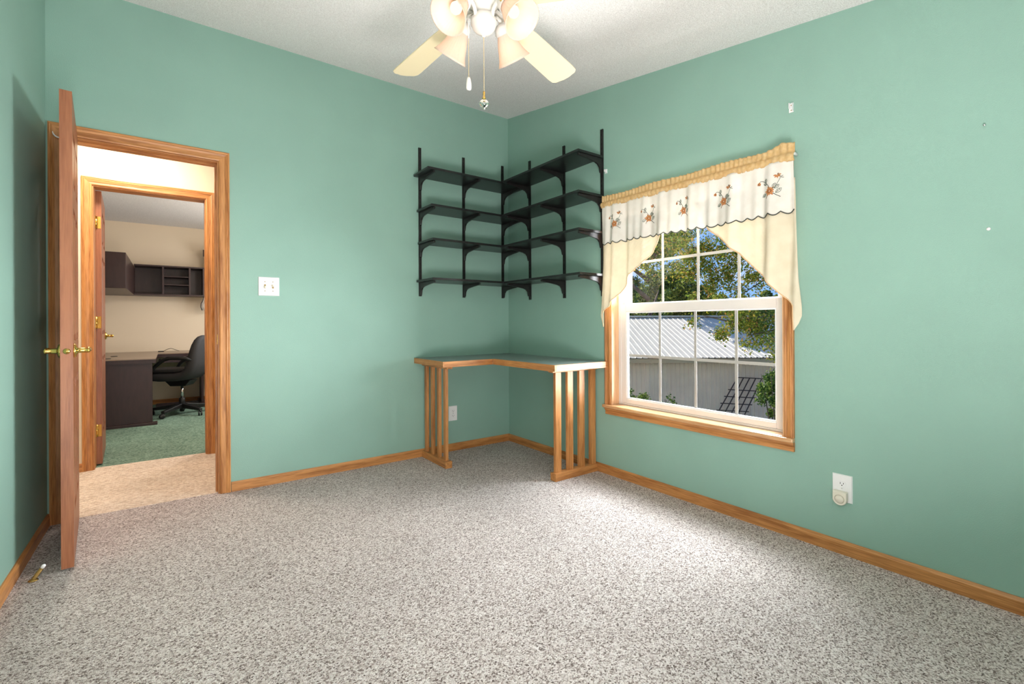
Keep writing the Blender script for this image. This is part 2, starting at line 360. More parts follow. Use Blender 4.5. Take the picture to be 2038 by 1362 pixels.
def baseboard(name, pts, label, m):
    mb = MB()
    for (x0, y0), (x1, y1), nx, ny in pts:
        t, h, c = 0.012, 0.060, 0.006
        d = Vector((x1-x0, y1-y0, 0)); nn = Vector((nx, ny, 0)); p = Vector((x0, y0, 0))
        prof = [(0, 0), (t, 0), (t, h-c*2), (t*0.45, h), (0, h)]
        mb.prism([p+nn*a+UP*b for a, b in prof], d)
    return struct(name, mb, m, label)
baseboard('baseboard_back', [((-2.130, 0), (-0.012, 0), 0, -1)], 'oak baseboard along the back wall from the doorway to the corner', OAKX)
baseboard('baseboard_right', [((0, 0), (0, YF), -1, 0)], 'oak baseboard along the right wall under the window', OAKY)
baseboard('baseboard_left', [((LX, 0), (LX, YF), 1, 0)], 'oak baseboard along the left wall behind the door', OAKY)

# door casings: three moulded boards each
def casing_prof(w=0.057, t=0.014):
    return [(0, 0), (0, t*0.55), (w*0.12, t*0.75), (w*0.28, t*0.62), (w*0.55, t*0.72), (w*0.72, t*1.0), (w*0.80, t*0.82), (w*0.88, t), (w, t*0.9), (w, 0)]
def doorset(nm, x0, x1, zt, ysurf, ydir, depth, label, leaf_fn=None):
    r = root(nm, (x0, ysurf, 0), label, kind='structure'); w = 0.057
    P = casing_prof(); rev = 0.005
    a0, a1, at_ = x0+0.0+rev*0, x1-rev*0, zt
    # left: profile runs outward (-x); mitred top by ending at zt+w
    def board(fn_pts): return fn_pts
    mb = MB(); k = len(P)
    vs = [(a0-u, ysurf+ydir*v, 0) for u, v in P]+[(a0-u, ysurf+ydir*v, at_+u) for u, v in P]
    quad = [(i, (i+1) % k, (i+1) % k+k, i+k) for i in range(k)]+[tuple(range(k)), tuple(range(k, 2*k))[::-1]]
    mb.add(vs, quad); build('casing_board', mb, OAKZ, r)
    mb = MB(); vs = [(a1+u, ysurf+ydir*v, 0) for u, v in P]+[(a1+u, ysurf+ydir*v, at_+u) for u, v in P]
    mb.add(vs, quad); build('casing_board', mb, OAKZ, r)
    mb = MB(); vs = [(a0-u, ysurf+ydir*v, at_+u) for u, v in P]+[(a1+u, ysurf+ydir*v, at_+u) for u, v in P]
    mb.add(vs, quad); build('casing_board', mb, OAKX, r)
    y0, y1 = sorted((ysurf, ysurf-ydir*depth))
    j = 0.008
    build('jamb', MB().box(x0, x0+j, y0, y1, 0, zt), OAKZ, r, bevel=0.001)
    build('jamb', MB().box(x1-j, x1, y0, y1, 0, zt), OAKZ, r, bevel=0.001)
    build('jamb', MB().box(x0+j, x1-j, y0, y1, zt-j, zt), OAKX, r, bevel=0.001)
    return r
WALLT = 0.12
d1 = doorset('door_1', DX0, DX1, DZ, 0.0, -1, WALLT, 'near oak doorway with its panelled door swung open into the green room')
ys = 0.045
build('door_stop', MB().box(DX0+0.008, DX0+0.018, ys, ys+0.035, 0, DZ-0.008), OAKZ, d1)
build('door_stop', MB().box(DX1-0.018, DX1-0.008, ys, ys+0.035, 0, DZ-0.008), OAKZ, d1)
build('door_stop', MB().box(DX0+0.018, DX1-0.018, ys, ys+0.035, DZ-0.018, DZ-0.008), OAKX, d1)
build('strike_plate', MB().box(DX1-0.0095, DX1-0.008, 0.008, 0.038, 0.92, 0.98), BRASS, d1, label='brass strike plate on the right jamb')

def door_leaf(parent, hinge, ang, wid, hgt, thick, m, latch=True, levers=(1, -1), lever_z=0.93):
    """leaf from hinge point; u along the leaf, n across its thickness"""
    u = Vector((math.cos(ang), math.sin(ang), 0)); nv = Vector((-math.sin(ang), math.cos(ang), 0)); h = Vector(hinge)
    def fr(mb, u0, u1, n0, n1, z0, z1):
        return mb.frame(h+u*((u0+u1)/2)+nv*((n0+n1)/2)+UP*((z0+z1)/2), u*((u1-u0)/2), nv*((n1-n0)/2), UP*((z1-z0)/2))
    st = 0.105; ml = 0.09; rails = [(0.012, 0.22), (0.80, 0.97), (1.56, 1.66), (1.90, hgt)]
    mb = MB(); g = 0.009
    fr(mb, 0, wid, g, thick-g, 0.012, hgt)                       # core
    for n0, n1 in ((0, g), (thick-g, thick)):                     # stiles and rails proud of the core
        fr(mb, 0, st, n0, n1, 0.012, hgt); fr(mb, wid-st, wid, n0, n1, 0.012, hgt)
        for z0, z1 in rails: fr(mb, st, wid-st, n0, n1, z0, z1)
        c = wid/2
        for (z0, z1), (z2, z3) in zip(rails[:-1], rails[1:]): fr(mb, c-ml/2, c+ml/2, n0, n1, z1, z2)
    leaf = build('leaf', mb, m, parent)
    c = wid/2
    for sgn, n0 in ((1, thick-g), (-1, g)):
        for a, b in ((st, c-ml/2), (c+ml/2, wid-st)):
            for (z0, z1), (z2, z3) in zip(rails[:-1], rails[1:]):
                i = 0.012; k = 0.035
                lo = [h+u*x+nv*n0+UP*z for x, z in ((a+i, z1+i), (b-i, z1+i), (b-i, z2-i), (a+i, z2-i))]
                hi = [h+u*x+nv*(n0+sgn*0.0085)+UP*z for x, z in ((a+k, z1+k), (b-k, z1+k), (b-k, z2-k), (a+k, z2-k))]
                build('panel', MB().add(lo+hi, [(0,1,2,3),(4,5,6,7),(0,1,5,4),(1,2,6,5),(2,3,7,6),(3,0,4,7)]), m, leaf)
    for sgn in levers:
        n0 = thick if sgn > 0 else 0
        p = h+u*(wid-0.06)+nv*n0+UP*lever_z; ax = nv*sgn
        mb = MB().lathe([(0.031, 0), (0.031, 0.004), (0.026, 0.009), (0.014, 0.012), (0.011, 0.016), (0.011, 0.046), (0.013, 0.050), (0.0001, 0.053)], p, ax, 20)
        q = p+ax*0.045
        # lever reaching back along the leaf, with a turned tip
        mb.tube([q+u*0.006, q-u*0.02, q-u*0.06+ax*0.004, q-u*0.088+ax*0.002], [0.009, 0.0105, 0.009, 0.008], 10)
        mb.ball(q-u*0.094+ax*0.002, 0.0115, 10)
        build('lever_handle', mb, BRASS, leaf, label='polished brass lever handle')
    if latch:
        p = h+u*wid+nv*(thick/2)+UP*lever_z
        build('latch', MB().lathe([(0.012, -0.001), (0.012, 0.0015), (0.008, 0.0016), (0.006, 0.009), (0.0001, 0.0095)], p, u, 16), BRASS, leaf, label='round brass latch on the door edge')
    return leaf, u, nv, h
ANG = math.radians(-90+5.2)
lf, u1, n1, h1 = door_leaf(d1, (DX0+0.019, -0.016, 0), ANG, 0.672, 2.035, 0.040, OAKD)
for z in (0.25, 1.05, 1.80):
    hp = Vector((DX0+0.012, -0.016, z))
    build('hinge', MB().tube([hp-UP*0.045, hp+UP*0.045], 0.006, 10).box(DX0+0.008, DX0+0.0105, -0.012, 0.02, z-0.044, z+0.044), BRASS, d1, label='brass butt hinge')

# ------------------------------------------------------------------ hall
HY = 1.09
EX0, EX1 = -2.884, -2.198
struct('wall_hall', MB().box(-4.6, DX0, T, WALLT, 0, 2.5).box(DX1, 0.4, T, WALLT, 0, 2.5).box(DX0, DX1, T, WALLT, DZ, 2.5), BEIGE, 'beige hall face of the wall around the near doorway')
struct('wall_hall_far', MB().box(-4.6, EX0, HY, HY+WALLT, 0, 2.5).box(EX1, 0.4, HY, HY+WALLT, 0, 2.5).box(EX0, EX1, HY, HY+WALLT, DZ, 2.5), BEIGE, 'beige hall wall around the second doorway')
struct('wall_hall_left', B(-4.7, -4.6, T, HY+WALLT, 0, 2.5), BEIGE, 'beige wall at the left end of the hall')
struct('wall_hall_right', B(0.4, 0.5, T, HY+WALLT, 0, 2.5), BEIGE, 'beige wall at the right end of the hall')
struct('ceiling_hall', B(-4.7, 0.5, T, HY+WALLT, 2.5, 2.56), POPCORN, 'white ceiling over the narrow hall')
struct('floor_hall', MB().box(DX0, DX1, 0.03, WALLT, -0.05, 0.002).box(-4.6, 0.4, WALLT, HY, -0.05, 0.002).box(EX0, EX1, HY, HY+0.06, -0.05, 0.002), BEIGEC, 'beige hall carpet between the two doorways')
baseboard('baseboard_hall', [((-4.6, HY), (EX0-0.057, HY), 0, -1), ((EX1+0.057, HY), (0.4, HY), 0, -1)], 'oak baseboard beside the second doorway in the hall', OAKX)
d2 = doorset('door_2', EX0, EX1, DZ, HY, -1, WALLT, 'second oak doorway across the hall with its door open into the office')
lf2, u2, n2, h2 = door_leaf(d2, (-2.844, HY+WALLT+0.008, 0), math.radians(93.2), 0.665, 2.035, 0.036, OAKD, levers=(-1,), lever_z=0.95)
for z in (0.26, 1.06, 1.80):
    hp = Vector((EX0+0.012, HY+WALLT+0.004, z))
    mb = MB().tube([hp-UP*0.045, hp+UP*0.045], 0.006, 10)
    mb.box(EX0+0.008, EX0+0.011, HY+WALLT-0.035, HY+WALLT, z-0.044, z+0.044)
    mb.box(EX0+0.006, EX0+0.036, HY+WALLT+0.0055, HY+WALLT+0.0078, z-0.044, z+0.044)
    build('hinge', mb, BRASS, d2, label='brass butt hinge')

# ------------------------------------------------------------------ office beyond
OY = 4.32
struct('floor_office', MB().box(EX0, EX1, HY+0.06, HY+WALLT, -0.05, 0.001).box(-3.6, -0.9, HY+WALLT, OY, -0.05, 0.001), GREENC, 'worn green carpet of the office beyond the hall')
struct('wall_office_back', B(-3.6, -0.9, OY, OY+0.1, 0, 2.36), BEIGE, 'beige far wall of the office behind the dark desk')
struct('wall_office_left', B(-3.7, -3.6, HY+WALLT, OY+0.1, 0, 2.36), BEIGE, 'beige left wall of the office')
struct('wall_office_right', B(-0.9, -0.8, HY+WALLT, OY+0.1, 0, 2.36), BEIGE, 'beige right wall of the office')
struct('ceiling_office', B(-3.7, -0.8, HY+WALLT, OY+0.1, 2.35, 2.41), POPCORN, 'white popcorn ceiling of the office')
baseboard('baseboard_office', [((-3.6, OY), (-0.9, OY), 0, -1)], 'oak baseboard along the office back wall under the desk', OAKX)
# L-shaped desk
dk = root('office_desk', (-2.8, 3.5, 0), 'dark cherry L-shaped office desk with taupe top seen through both doorways', 'desk')
DZT = 0.695
build('desktop', MB().prism([(-3.55, 2.72, DZT-0.012), (-2.555, 2.72, DZT-0.012), (-2.555, 3.70, DZT-0.012), (-1.75, 3.70, DZT-0.012), (-1.75, OY-0.004, DZT-0.012), (-3.55, OY-0.004, DZT-0.012)], (0, 0, 0.012)), DESKTOP, dk, label='taupe laminate top', bevel=0.002)
build('edge_band', MB().box(-3.55, -2.555, 2.724, 2.744, DZT-0.05, DZT-0.012).box(-2.575, -2.557, 2.744, 3.702, DZT-0.05, DZT-0.012).box(-2.557, -1.75, 3.702, 3.722, DZT-0.05, DZT-0.012), ESPRESSO, dk)
build('end_panel', B(-3.55, -2.585, 2.752, 2.775, 0.03, DZT-0.05), ESPRESSO, dk, bevel=0.002)
build('base_plinth', B(-3.55, -2.545, 2.735, 2.80, 0.0, 0.03), ESPRESSO, dk, bevel=0.004)
build('keyboard_tray', B(-2.55, -2.05, 3.66, 3.98, DZT-0.115, DZT-0.085), ESPRESSO, dk, bevel=0.002)
build('end_panel', B(-2.115, -2.09, 3.78, OY-0.03, 0.05, DZT-0.05), ESPRESSO, dk, bevel=0.002)
build('foot_rail', B(-2.135, -2.07, 3.70, OY-0.03, 0.0, 0.05), ESPRESSO, dk, bevel=0.004)
build('foot_rail', B(-2.58, -1.72, 3.92, 3.98, 0.0, 0.055), ESPRESSO, dk, bevel=0.004)
build('end_panel', B(-1.80, -1.775, 3.74, OY-0.03, 0.0, DZT-0.05), ESPRESSO, dk, bevel=0.002)
# small things on the desk
tag(build('desk_grommet', MB().lathe([(0.03, 0), (0.03, 0.004), (0.024, 0.006), (0.0001, 0.006)], (-2.93, 3.30, DZT), seg=20), PLASTK, origin=(-2.93, 3.30, DZT)), 'small round black grommet cap on the taupe desk near its left side, farther one', 'cap')
tag(build('desk_grommet', MB().lathe([(0.03, 0), (0.03, 0.004), (0.024, 0.006), (0.0001, 0.006)], (-2.95, 2.86, DZT), seg=20), PLASTK, origin=(-2.95, 2.86, DZT)), 'small black cap at the near left edge of the taupe desk, beside the door', 'cap')
pts = []
for i in range(25):
    t = i/24; pts.append((-2.52+0.18*t, 4.10+0.03*math.sin(9*t), DZT+0.006+0.035*math.sin(PI*t)**2))
tag(build('cable', MB().tube(pts, 0.003, 6).box(-2.56, -2.50, 4.08, 4.12, DZT, DZT+0.012), PLASTK, origin=(-2.45, 4.1, DZT)), 'thin black looped cable lying at the back of the taupe desk', 'cable')
# hutch
hu = root('wall_hutch', (-2.5, OY, 1.41), 'dark cherry wall cabinet and open cubby unit above the office desk', 'cabinet')
hz0, hz1, hy0 = 1.412, 1.795, 4.03
build('cabinet_body', B(-3.55, -2.795, 2.75, OY-0.004, hz0, 1.775), ESPRESSO, hu, bevel=0.003)
build('back_panel', B(-2.795, -2.065, OY-0.016, OY-0.004, hz0, hz1), ESPRESSO, hu)
tt = 0.018
for z0 in (hz0, hz1-tt): build('shelf', B(-2.795, -2.065, hy0, OY-0.016, z0, z0+tt), ESPRESSO, hu, bevel=0.001)
for x0 in (-2.515, -2.235, -2.083): build('divider', B(x0, x0+0.02, hy0, OY-0.016, hz0+tt, hz1-tt), ESPRESSO, hu, bevel=0.001)
for z0 in (hz0+0.135, hz0+0.24): build('shelf', B(-2.495, -2.235, hy0+0.01, OY-0.016, z0, z0+0.012), ESPRESSO, hu, bevel=0.001)
# office curtain
cu = root('office_curtain', (-1.9, 4.2, 2.0), 'white curtain with dark patterned header at the right end of the office wall', 'curtain')
P = []
for i in range(13):
    t = i/12; z = 2.03-0.05*t; P.append([(-2.075+0.45*s/20, 4.10+0.02*math.sin(s*1.7), z) for s in range(21)])
build('header', MB().grid([[(x, y, 1.95+0.09*(1-i/12)) for (x, y, z) in P[0]] for i in range(13)]), CURTP, cu, label='dark patterned header', solid=0.004)
P = []
for i in range(17):
    t = i/16; z = 1.95-0.72*t; xl = -2.062+0.02*math.sin(4*t)-0.012*t
    if t > 0.8: xl -= 0.02*math.sin((t-0.8)/0.2*PI)
    P.append([(xl+(0.44-0.40*max(0, t-0.4))*s/20, 4.11+0.018*math.sin(s*1.7), z+0.08*(s/20)*t) for s in range(21)])
build('swag', MB().grid(P), WHITEF, cu, solid=0.002)
build('binding', MB().tube([(r[0][0], r[0][1]-0.004, r[0][2]) for r in P[11:]], 0.006, 6), CURTP, cu)

# office chair, facing -x
oc = root('office_chair', (-2.325, 3.30, 0), 'black office chair with armrests and caster base pulled up to the dark desk', 'chair')
cxx, cyy = -2.325, 3.30
def shell(prof, half, n=14):
    """prof: list of (x, z, nx, nz, thickness, halfwidth)"""
    P = []
    for (x, z, nx, nz, th, hw) in prof:
        row = []
        for j in range(n):
            a = 2*PI*j/n; c, s = math.cos(a), math.sin(a)
            c = math.copysign(abs(c)**0.55, c); s = math.copysign(abs(s)**0.55, s)
            row.append((cxx+x+nx*th*s, cyy+hw*c, z+0.045+nz*th*s))
        row.append(row[0]); P.append(row)
    mb = MB().grid(P); k = n+1
    mb.add([P[0][j] for j in range(n)], [tuple(range(n))[::-1]]); mb.add([P[-1][j] for j in range(n)], [tuple(range(n))])
    return mb
prof = [(-0.31, 0.425, 0.5, 0.86, 0.02, 0.19), (-0.29, 0.415, 0.2, 0.98, 0.05, 0.225), (-0.15, 0.405, 0, 1, 0.055, 0.24), (0.02, 0.405, 0, 1, 0.055, 0.24),
        (0.11, 0.420, -0.35, 0.93, 0.058, 0.245), (0.175, 0.48, -0.8, 0.6, 0.06, 0.25), (0.205, 0.58, -0.97, 0.2, 0.058, 0.25), (0.222, 0.68, -1, 0.06, 0.052, 0.245),
        (0.238, 0.76, -1, 0.1, 0.046, 0.232), (0.252, 0.82, -1, 0.1, 0.040, 0.205), (0.262, 0.855, -1, 0.1, 0.030, 0.165), (0.268, 0.872, -1, 0.1, 0.012, 0.11)]
build('seat_shell', shell(prof, 0), FABRICK, oc)
prof = [(-0.285, 0.468, 0, 1, 0.012, 0.18), (-0.26, 0.474, 0, 1, 0.022, 0.205), (-0.1, 0.47, 0, 1, 0.026, 0.21), (0.08, 0.475, 0, 1, 0.026, 0.21), (0.13, 0.49, -0.3, 0.95, 0.015, 0.2)]
build('seat_cushion', shell(prof, 0), FABRICK, oc)
for sy in (-1, 1):
    y = cyy+sy*0.256
    build('armrest', MB().tube([(cxx-0.215, y, 0.44), (cxx-0.195, y, 0.50), (cxx-0.155, y, 0.565), (cxx-0.105, y, 0.612), (cxx-0.055, y, 0.65), (cxx+0.0, y, 0.667), (cxx+0.10, y, 0.667), (cxx+0.18, y, 0.66), (cxx+0.215, y-sy*0.02, 0.64)], [0.015, 0.016, 0.018, 0.020, 0.021, 0.021, 0.021, 0.02, 0.016], 10), PLASTK, oc)
build('tilt_mechanism', MB().prism([(cxx-0.14, cyy-0.09, 0.398), (cxx+0.13, cyy-0.09, 0.398), (cxx+0.08, cyy-0.09, 0.335), (cxx-0.08, cyy-0.09, 0.335)], (0, 0.18, 0)), PLASTK, oc, bevel=0.006)
build('gas_column', MB().lathe([(0.014, 0.17), (0.014, 0.345)], (cxx, cyy, 0), seg=16), CHROME, oc, label='chrome gas column')
build('column_sleeve', MB().lathe([(0.022, 0.03), (0.024, 0.10), (0.03, 0.105), (0.03, 0.185), (0.026, 0.19)], (cxx, cyy, 0), seg=18), PLASTK, oc)
for k in range(5):
    a = math.radians(261+72*k); dv = Vector((math.cos(a), math.sin(a), 0)); sv = Vector((-dv.y, dv.x, 0))
    b0 = Vector((cxx, cyy, 0.105)); b1 = b0+dv*0.30-UP*0.035
    w0, w1, t0, t1 = 0.03, 0.02, 0.028, 0.014
    vs = [b0+sv*w0+UP*t0, b0-sv*w0+UP*t0, b0-sv*w0-UP*t0, b0+sv*w0-UP*t0, b1+sv*w1+UP*t1, b1-sv*w1+UP*t1, b1-sv*w1-UP*t1, b1+sv*w1-UP*t1]
    build('base_arm', MB().add(vs, [(0,1,2,3),(7,6,5,4),(0,4,5,1),(1,5,6,2),(2,6,7,3),(3,7,4,0)]), PLASTK, oc, bevel=0.006)
    p = b0+dv*0.29; mb = MB().tube([(p.x, p.y, 0.06), (p.x, p.y, 0.04)], 0.012, 8)
    wv = Vector((math.cos(a+0.9), math.sin(a+0.9), 0)); ctr = Vector((p.x, p.y, 0.0265))+Vector((wv.y, -wv.x, 0))*0.012
    for s_ in (-0.020, 0.004): mb.lathe([(0.0001, 0), (0.021, 0), (0.026, 0.004), (0.026, 0.012), (0.021, 0.016), (0.0001, 0.016)], ctr+wv*s_, wv, 18)
    build('caster', mb, PLASTK, oc)

oc.rotation_euler.z = math.radians(-28)
# ------------------------------------------------------------------ window
wn = root('window_1', (0, -1.76, WZ0), 'white vinyl double-hung grid window in oak casing on the right wall', kind='structure')
P = casing_prof(0.046, 0.015); k = len(P); quad = [(i, (i+1) % k, (i+1) % k+k, i+k) for i in range(k)]+[tuple(range(k)), tuple(range(k, 2*k))[::-1]]
cz0 = 0.480
for sg, y0 in ((1, WY0), (-1, WY1)):
    build('casing_board', MB().add([(-v, y0+sg*u, cz0) for u, v in P]+[(-v, y0+sg*u, WZ1+u) for u, v in P], quad), OAKZ, wn)
build('casing_board', MB().add([(-v, WY0+u, WZ1+u) for u, v in P]+[(-v, WY1-u, WZ1+u) for u, v in P], quad), OAKY, wn)
build('jamb', B(0, 0.14, WY0-0.010, WY0, WZ0, WZ1), OAKLIT, wn); build('jamb', B(0, 0.14, WY1, WY1+0.010, WZ0, WZ1), OAKLIT, wn); build('jamb', B(0, 0.14, WY1+0.01, WY0-0.01, WZ1-0.010, WZ1), OAKY, wn)
build('stool', MB().box(-0.032, 0.0, WY1-0.048, WY0+0.056, 0.458, 0.480).box(0.0, 0.14, WY1+0.010, WY0-0.010, 0.458, 0.480), STOOLM, wn, label='oak window stool', bevel=0.006)
mb = MB(); pr_ = [(0, 0.458), (-0.022, 0.458), (-0.020, 0.446), (-0.010, 0.436), (-0.013, 0.424), (-0.012, 0.414), (0, 0.414)]
build('apron', mb.prism([(x, WY0+0.040, z) for x, z in pr_], (0, WY1-WY0-0.086, 0)), OAKY, wn)
# vinyl frame
fy0, fy1 = WY0-0.010, WY1+0.010
mb = MB()
for ya, yb in ((fy0, fy0-0.022), (fy1+0.022, fy1)): mb.box(0.068, 0.14, ya, yb, 0.480, WZ1-0.010)
mb.box(0.068, 0.14, fy1+0.022, fy0-0.022, WZ1-0.03, WZ1-0.010).box(0.068, 0.14, fy1+0.022, fy0-0.022, 0.480, 0.492)
build('vinyl_frame', mb, WHITEV, wn, bevel=0.002)
def sash(x0, x1, z0, z1, rail_b, rail_t, stile, munt_x):
    ya, yb = fy0-0.020, fy1+0.020
    mb = MB().box(x0, x1, ya-stile, ya, z0, z1).box(x0, x1, yb, yb+stile, z0, z1).box(x0, x1, yb+stile, ya-stile, z0, z0+rail_b).box(x0, x1, yb+stile, ya-stile, z1-rail_t, z1)
    s = build('sash', mb, WHITEV, wn, bevel=0.003)
    gy0, gy1, gz0, gz1 = ya-stile, yb+stile, z0+rail_b, z1-rail_t
    # glazing bead
    b = 0.008; mb = MB()
    xb = x0+0.006
    mb.box(xb, x1-0.006, gy0-b, gy0, gz0, gz1).box(xb, x1-0.006, gy1, gy1+b, gz0, gz1).box(xb, x1-0.006, gy1+b, gy0-b, gz0, gz0+b).box(xb, x1-0.006, gy1+b, gy0-b, gz1-b, gz1)
    build('glazing_bead', mb, WHITEP, s)
    build('glass_pane', B(munt_x-0.008, munt_x-0.006, gy1, gy0, gz0, gz1), GLASS, s)
    w = 0.0085
    for y in (-1.528, -1.778, -2.028): build('muntin', B(munt_x-0.0006, munt_x+0.0006, y-w, y+w, gz0+b, gz1-b), MUNT, s)
    zm = (gz0+gz1)/2
    ys_ = [gy1+b, -2.028-w, -2.028+w, -1.778-w, -1.778+w, -1.528-w, -1.528+w, gy0-b]
    for i in range(0, 8, 2): build('muntin', B(munt_x-0.0006, munt_x+0.0006, ys_[i], ys_[i+1], zm-w, zm+w), MUNT, s)
sash(0.072, 0.102, 0.492, 1.165, 0.032, 0.052, 0.042, 0.092)
sash(0.106, 0.136, 1.125, WZ1-0.03, 0.040, 0.036, 0.042, 0.124)
build('sash_lock', MB().box(0.080, 0.104, -1.82, -1.74, 1.165, 1.172), WHITEV, wn)

# valance
va = root('valance', (-0.055, -1.79, 1.84), 'embroidered white and cream valance with ruffled tan header over the window', 'curtain')
def fold(y, z, amp=1.0):
    return amp*(0.013*math.sin(y*31+0.6)+0.010*math.sin(y*57+2.0+1.5*z)+0.006*math.sin(y*101+2*z))
YA, YB = -1.186, -2.392
def ztop(y): t = (y-YA)/(YB-YA); return 1.832-0.016*t
def cx0(y, z):                                   # outward distance of the cloth: hangs from the rod, flares a little below
    return -0.066 - 0.010*max(0, min(1, (1.82-z)/0.6)) + fold(y, z)*min(1, 0.25+(1.84-z)*2.0)
rb = MB(); Pm = []
for i in range(15):
    t = i/14; row = []
    for j in range(161):
        s = j/160; y = YA+0.004+(YB-YA-0.010)*s; f = 46*2*PI*s+3*math.sin(9*s)+1.5*math.sin(23*s)
        hz = 1.814+0.078*t+(0.0016*math.sin(f*0.5+1)+0.004*math.sin(17*s+2))*max(0, t-0.6)/0.4 + (0.020*math.exp(-((s-0.955)/0.04)**2))*(t**2)
        puff = 0.012*math.sin(PI*min(1, t/0.5))if t < 0.5 else 0.0
        gather = (0.0032 if t < 0.5 else 0.0052)*math.sin(f)+0.0012*math.sin(f*2.3+t*4)
        if abs(t-0.5) < 0.08: gather *= 0.4
        row.append((-0.064-puff-gather-(0.004 if t < .5 else 0), y, hz-0.016*s))
    Pm.append(row)
build('ruffled_header', MB().grid(Pm), TANF, va, label='ruffled tan header', solid=0.003)
def scal(s):                                     # scalloped lower edge of the white band
    return 0.014*abs(math.sin(PI*22*s))
Pm = []; edge = []
for i in range(21):
    t = i/20; row = []
    for j in range(221):
        s = j/220; y = YA+(YB-YA)*s - 0.004*t; zb = 1.574-0.008*s-scal(s)+0.004*math.sin(7*s); z = ztop(y)-0.008+(zb-ztop(y)+0.008)*t
        row.append((cx0(y, z)-0.006, y, z))
    Pm.append(row)
build('white_band', MB().grid(Pm), WHITEF, va, label='white linen band with scalloped lower edge', solid=0.0015)
build('scalloped_trim', MB().tube([(p[0]-0.001, p[1], p[2]) for p in Pm[-1]], 0.0026, 6), THREADK, va, label='dark thread scalloped trim')
def swag(edge_pts, outer_pts, n=24):
    """cloth between an inner curve and an outer edge, both from the band down"""
    def resample(pts, k):
        pts = [Vector((p[0], p[1], 0)) for p in pts]; L_ = [0]
        for a, b in zip(pts, pts[1:]): L_.append(L_[-1]+(b-a).length)
        res = []
        for i in range(k):
            d = L_[-1]*i/(k-1); j = max(q for q in range(len(L_)) if L_[q] <= d+1e-9); j = min(j, len(pts)-2)
            f = (d-L_[j])/max(1e-9, L_[j+1]-L_[j]); q = pts[j].lerp(pts[j+1], f); res.append((q.x, q.y))
        return res
    A_, B_ = resample(edge_pts, 41), resample(outer_pts, 41)
    Pm = []
    for i in range(41):
        row = []
        for j in range(n+1):
            s = j/n; y = A_[i][0]+(B_[i][0]-A_[i][0])*s; z = A_[i][1]+(B_[i][1]-A_[i][1])*s
            row.append((cx0(y, z)+0.003-0.022*max(0, (1.4-z)/0.5)**1.5, y, z))
        Pm.append(row)
    return Pm
left = swag([(-1.70, 1.70), (-1.658, 1.555), (-1.60, 1.49), (-1.542, 1.419), (-1.417, 1.346), (-1.349, 1.234), (-1.27, 1.165), (-1.200, 1.115), (-1.206, 1.06), (-1.213, 1.015)],
            [(-1.188, 1.72), (-1.186, 1.45), (-1.183, 1.30), (-1.180, 1.15), (-1.176, 1.085), (-1.19, 1.05), (-1.211, 1.012)])
right = swag([(-1.90, 1.70), (-1.951, 1.553), (-2.04, 1.475), (-2.131, 1.393), (-2.22, 1.30), (-2.34, 1.172), (-2.393, 1.118), (-2.395, 1.06), (-2.400, 1.003)],
             [(-2.396, 1.72), (-2.402, 1.55), (-2.410, 1.38), (-2.417, 1.238), (-2.428, 1.12), (-2.430, 1.07), (-2.418, 1.03), (-2.402, 1.000)])
for Pm in (left, right):
    sg = build('swag', MB().grid(Pm), CREAMF, va, label='cream swag tail', solid=0.0015)
    build('binding', MB().tube([(r[0][0]-0.001, r[0][1], r[0][2]) for r in Pm], 0.0028, 6), PEACH, sg, label='peach binding')
